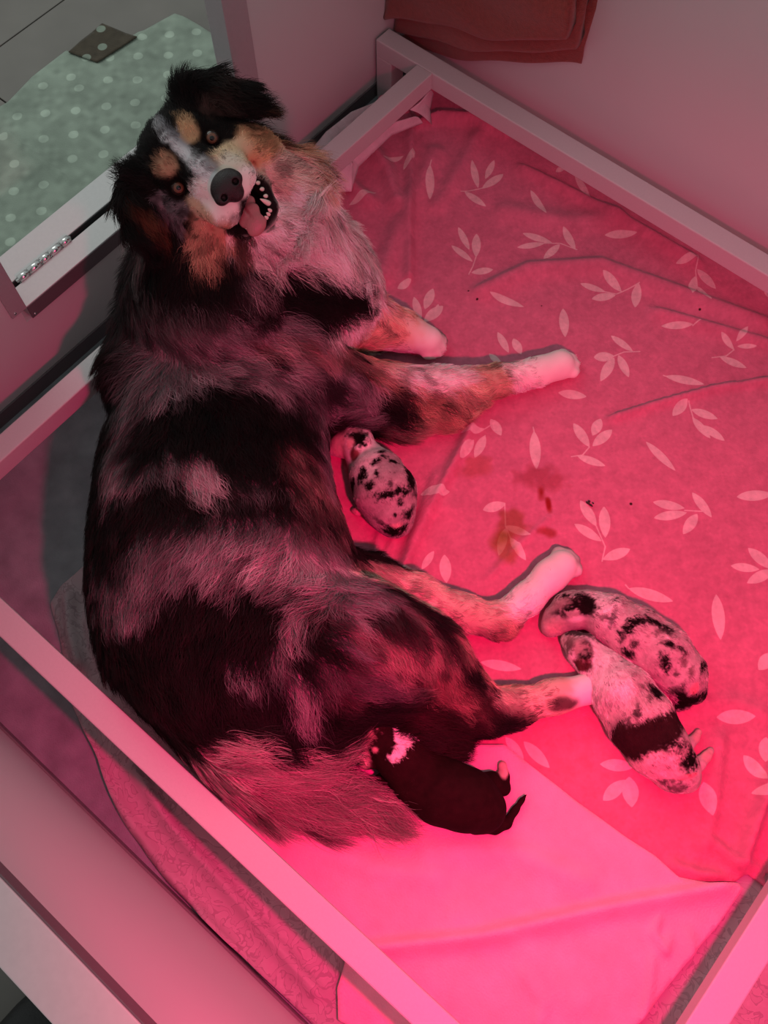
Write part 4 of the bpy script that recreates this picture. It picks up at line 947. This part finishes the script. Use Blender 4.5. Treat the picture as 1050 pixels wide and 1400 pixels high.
# 2: the upper of the pair at the mother's hind paws
puppy('grey merle puppy with black-marked head, upper one of the pair at the mother\'s hind paws', (742, 806), (970, 972),
    [[(806, 832, 24), (835, 846, 32), (870, 868, 37), (905, 893, 38), (932, 922, 32), (945, 942, 20)], [(812, 834, 24), (785, 832, 25, .038)], [.006, (776, 838, 27, .036), (762, 848, 20, .030), (752, 858, 14, .025)],
     [.003, (790, 822, 11, .060), (799, 836, 7, .056), (800, 846, 3, .05)], [.004, (930, 950, 14), (936, 962, 9)], [.004, (940, 940, 14), (926, 966, 7, .02)], [.003, (840, 870, 10), (828, 868, 7, .03)]],
    [(820, 826, 26, 20, 30, PW, .3, .3), (772, 848, 40, 32, 0, (.34, .24, .24), .3, .3), (785, 824, 24, 12, 10, K_, .25, .5), (801, 826, 11, 18, -10, K_, .2, .2), (762, 836, 8, 7, 0, K_, .5, .6, .8), (770, 842, 10, 4, 30, K_, .5, .7, .7), (756, 858, 14, 10, 0, (.5, .28, .28), .4, .3), (765, 825, 14, 5, -30, (.4, .25, .25), .5, .4, .7),
     (790, 846, 12, 4, -10, PW, .4, .3, .7), (822, 843, 8, 5, 0, (.10, .06, .06), .4, .5, .8), (838, 843, 4, 12, 20, K_, .4, .5, .8), (862, 855, 8, 18, 50, K_, .3, .6), (874, 848, 8, 6, 0, K_, .3, .5, .9), (852, 870, 4, 12, 20, K_, .4, .5, .8), (858, 893, 9, 6, 20, K_, .3, .4), (866, 882, 8, 5, -30, K_, .4, .5, .9),
     (895, 850, 24, 4, 28, K_, .3, .4), (912, 862, 12, 4, 35, K_, .3, .5, .9), (916, 880, 10, 5, 20, K_, .3, .4), (930, 886, 10, 4, 30, K_, .4, .5, .9), (910, 905, 8, 14, -15, K_, .3, .5), (898, 865, 6, 5, 0, (.12, .08, .08), .4, .5, .8), (935, 905, 5, 8, 0, (.1, .06, .06), .4, .6, .8), (925, 920, 4, 5, 0, K_, .4, .5, .8), (945, 920, 4, 7, 0, (.1, .05, .05), .4, .6, .8), (962, 910, 5, 9, 10, K_, .3, .4), (920, 945, 12, 5, -20, K_, .4, .5, .8),
     (938, 960, 18, 8, -28, K_, .25, .3), (932, 955, 9, 10, 0, K_, .3, .3), (950, 942, 5, 8, 30, (.75, .25, .28), .3, .2)],
    [(820, 835, 850, 855, .7), (870, 865, 900, 885, .7), (930, 910, 945, 940, .6), (775, 835, 800, 832, .4), (850, 880, 880, 905, .7)], (.46, .32, .33), seed=12, nfur=16000)
# 3: the lower of the pair
puppy('white and merle puppy with broad black saddle, lower one of the pair', (772, 866), (975, 1086),
    [[(808, 900, 22), (830, 922, 29), (852, 950, 39), (876, 985, 42), (900, 1022, 38), (925, 1052, 29), (938, 1064, 18)], [(812, 905, 24), (797, 890, 22, .042)], [.006, (794, 886, 22, .042), (784, 878, 15, .036), (776, 874, 10, .030)],
     [.003, (800, 898, 10, .058), (796, 910, 7, .050), (796, 918, 3, .044)], [.004, (925, 1020, 16, .03), (940, 1018, 9, .022), (950, 1010, 6, .020), (955, 1001, 5, .018)], [.004, (938, 1048, 16, .03), (955, 1045, 9, .022), (966, 1034, 6.5, .02), (972, 1026, 5, .018)], [.003, (930, 1062, 10), (945, 1068, 7), (955, 1060, 5)], [.004, (862, 898, 12, .05), (845, 890, 9, .045)]],
    [(815, 915, 60, 50, 0, PW, .2, .1), (855, 950, 46, 46, 30, (.48, .34, .34), .3, .4), (835, 925, 22, 34, -30, PW, .4, .4), (858, 975, 34, 14, -10, (.55, .38, .38), .5, .5, .8), (800, 890, 12, 17, -10, K_, .2, .25), (796, 910, 14, 9, 10, (.07, .02, .02), .2, .2), (782, 878, 12, 12, 0, (.35, .22, .22), .4, .4), (790, 866, 22, 5, 10, K_, .3, .4, .9), (778, 884, 5, 10, 0, (.08,.04,.04), .5, .5, .7),
     (900, 940, 9, 14, -30, K_, .3, .4), (878, 938, 5, 5, 0, (.08, .05, .05), .4, .5, .8), (888, 955, 4, 5, 0, (.08, .05, .05), .4, .5, .8), (871, 975, 5, 8, 10, K_, .4, .5, .9), (860, 990, 6, 10, -20, K_, .4, .5, .8), (872, 965, 3, 4, 0, K_, .4, .5, .7),
     (885, 1012, 60, 27, -22, (.022, .008, .008), .10, .15), (845, 1010, 16, 18, 40, (.022, .008, .008), .2, .2), (935, 1030, 22, 18, 40, K_, .2, .3), (908, 1055, 34, 17, -25, (.62, .42, .42), .2, .3), (895, 1040, 20, 10, -20, (.6, .4, .4), .3, .4), (945, 1040, 10, 14, 30, K_, .3, .4), (925, 1078, 14, 6, -10, (.06, .03, .03), .4, .6, .8), (935, 1045, 9, 5, 20, K_, .4, .5, .8), (960, 1064, 10, 10, 0, K_, .3, .3), (925, 1066, 22, 3, -12, K_, .5, .5, .7), (905, 1070, 5, 3, 0, K_, .5, .5, .7),
     (954, 1003, 8, 10, 0, PK, .2, .1), (968, 1031, 8, 10, 0, PK, .2, .1), (940, 1062, 16, 3, -12, (.75, .2, .25), .3, .2)],
    [(815, 905, 840, 935, .8), (850, 950, 868, 985, .9), (880, 1000, 900, 1030, .6), (915, 1045, 935, 1065, .7), (795, 888, 805, 900, .4), (950, 1010, 956, 1000, .15), (966, 1036, 974, 1026, .15)], (.55, .40, .40), seed=13, nfur=17000, pads=((954, 1004, 10), (969, 1031, 10)))
# 4: the black one at the tail
puppy('black puppy with white nape star and raised tail, lying over the mother\'s tail', (468, 960), (722, 1146),
    [[(520, 1000, 28, .075), (548, 1030, 33, .066), (575, 1062, 36, .052), (605, 1082, 40), (638, 1094, 38), (660, 1105, 29)], [.008, (518, 997, 29, .078), (503, 1002, 20, .068), (490, 1008, 13, .058)],
     [.004, (523, 985, 10, .098), (514, 998, 7, .092), (508, 1012, 4, .084)], [.005, (548, 1060, 22, .04), (522, 1072, 13, .028), (508, 1072, 8, .024), (500, 1068, 5, .022)], [.005, (520, 1034, 15, .06), (502, 1042, 9, .066), (488, 1028, 8.5, .070), (480, 1018, 7, .070)],
     [.006, (648, 1080, 26, .035), (672, 1070, 14, .028), (688, 1078, 9, .024), (689, 1062, 7, .022), (687, 1046, 6, .022)], [.005, (655, 1120, 20, .03), (676, 1130, 10, .022), (692, 1126, 7, .020), (704, 1108, 5, .020), (713, 1095, 3.4, .022), (719, 1087, 2, .024)], [.004, (655, 1115, 18), (672, 1118, 10)]],
    [(492, 1008, 12, 22, 10, (.58, .28, .28), .3, .3), (488, 1026, 14, 26, -25, (.70, .42, .40), .2, .1), (487, 996, 8, 10, 0, (.6, .3, .3), .4, .3), (553, 1011, 11, 9, 10, (.85, .74, .72), .15, .3), (546, 1026, 8, 16, 30, (.85, .74, .72), .15, .3), (543, 1003, 4, 12, -10, (.85, .74, .72), .2, .3), (566, 1003, 8, 6, -30, (.85, .74, .72), .2, .3), (537, 1036, 7, 5, -20, (.85, .74, .72), .25, .4),
     (688, 1050, 8, 15, 0, PK, .15, .1), (512, 1026, 4, 4, 0, (.6, .3, .3), .3, .2)],
    [(530, 1000, 550, 1030, .5), (560, 1045, 590, 1075, .45), (610, 1085, 650, 1100, .45), (690, 1128, 710, 1100, .3), (500, 1000, 520, 990, .3), (680, 1070, 690, 1050, .15), (485, 1020, 480, 1010, .2), (545, 1015, 548, 1030, .8)], (.016, .005, .005), seed=14, nfur=16000, pads=((687, 1047, 9), (483, 1020, 12)))

# ------------------------------------------------------------------ crumbs, photographer's shoe
def crumb(px, py, r, label, seed):
    c = G(px, py, .012); bm = bmesh.new()
    rr = random.Random(seed)
    for k in range(4):
        g = bmesh.ops.create_icosphere(bm, subdivisions=1, radius=r * rr.uniform(.5, .9)); v = Vector((rr.uniform(-r, r), rr.uniform(-r, r), rr.uniform(0, r * .5)))
        bmesh.ops.scale(bm, vec=(rr.uniform(.6, 1.6), rr.uniform(.4, 1), .5), verts=g['verts']); bmesh.ops.translate(bm, vec=v, verts=g['verts'])
    me = bpy.data.meshes.new('crumb'); bm.to_mesh(me); bm.free(); o = link('crumb', me, M_CRUMB); o.location = c; tag(o, label, 'crumb')
M_CRUMB = plain('dark_crumb', (.03, .01, .008), .7)
crumb(808, 688, .0035, 'tiny dark crumb on a leaf print to the right of the reddish stain', 1)

M_SHOE = plain('black_shoe_rubber', (.012, .011, .012), .5, bump=.3, bscale=200); M_JEAN = plain('navy_denim', (.025, .035, .065), .9, noise=.2, nscale=300, bump=.6, bscale=900)
def shoe():
    p = empty('person', (.62, -1.56, 0), label='person outside the pen, bottom left corner, navy trouser leg and black shoe', cat='person')
    SX, SY = [float(v) for v in G(52, 1392, .03)[:2]]
    f = Field((.50, -1.95, 0), (.80, -1.44, .13), .004)
    for c, r in (((0, 0, .03), (.030, .045, .028)), ((.004, -.065, .035), (.036, .07, .033)), ((.010, -.155, .045), (.034, .07, .043)), ((.016, -.225, .05), (.032, .06, .05))): f.ell(tuple(np.array(c) + np.array([SX, SY, 0])), np.eye(3), r, .02)
    f.floor(.001); v, q = f.mesh(); link('shoe', mesh_of('shoe', smooth_mesh(v, q, 2), q), M_SHOE, p)
    f = Field((.52, -1.95, .03), (.86, -1.40, .62), .008)
    f.chain([((SX + .035, SY - .10, .085), .046), ((SX + .05, SY - .15, .30), .055), ((SX + .05, SY - .19, .55), .062)], .02)
    v, q = f.mesh(); link('trouser_leg', mesh_of('trouser_leg', smooth_mesh(v, q, 1), q), M_JEAN, p)
shoe()
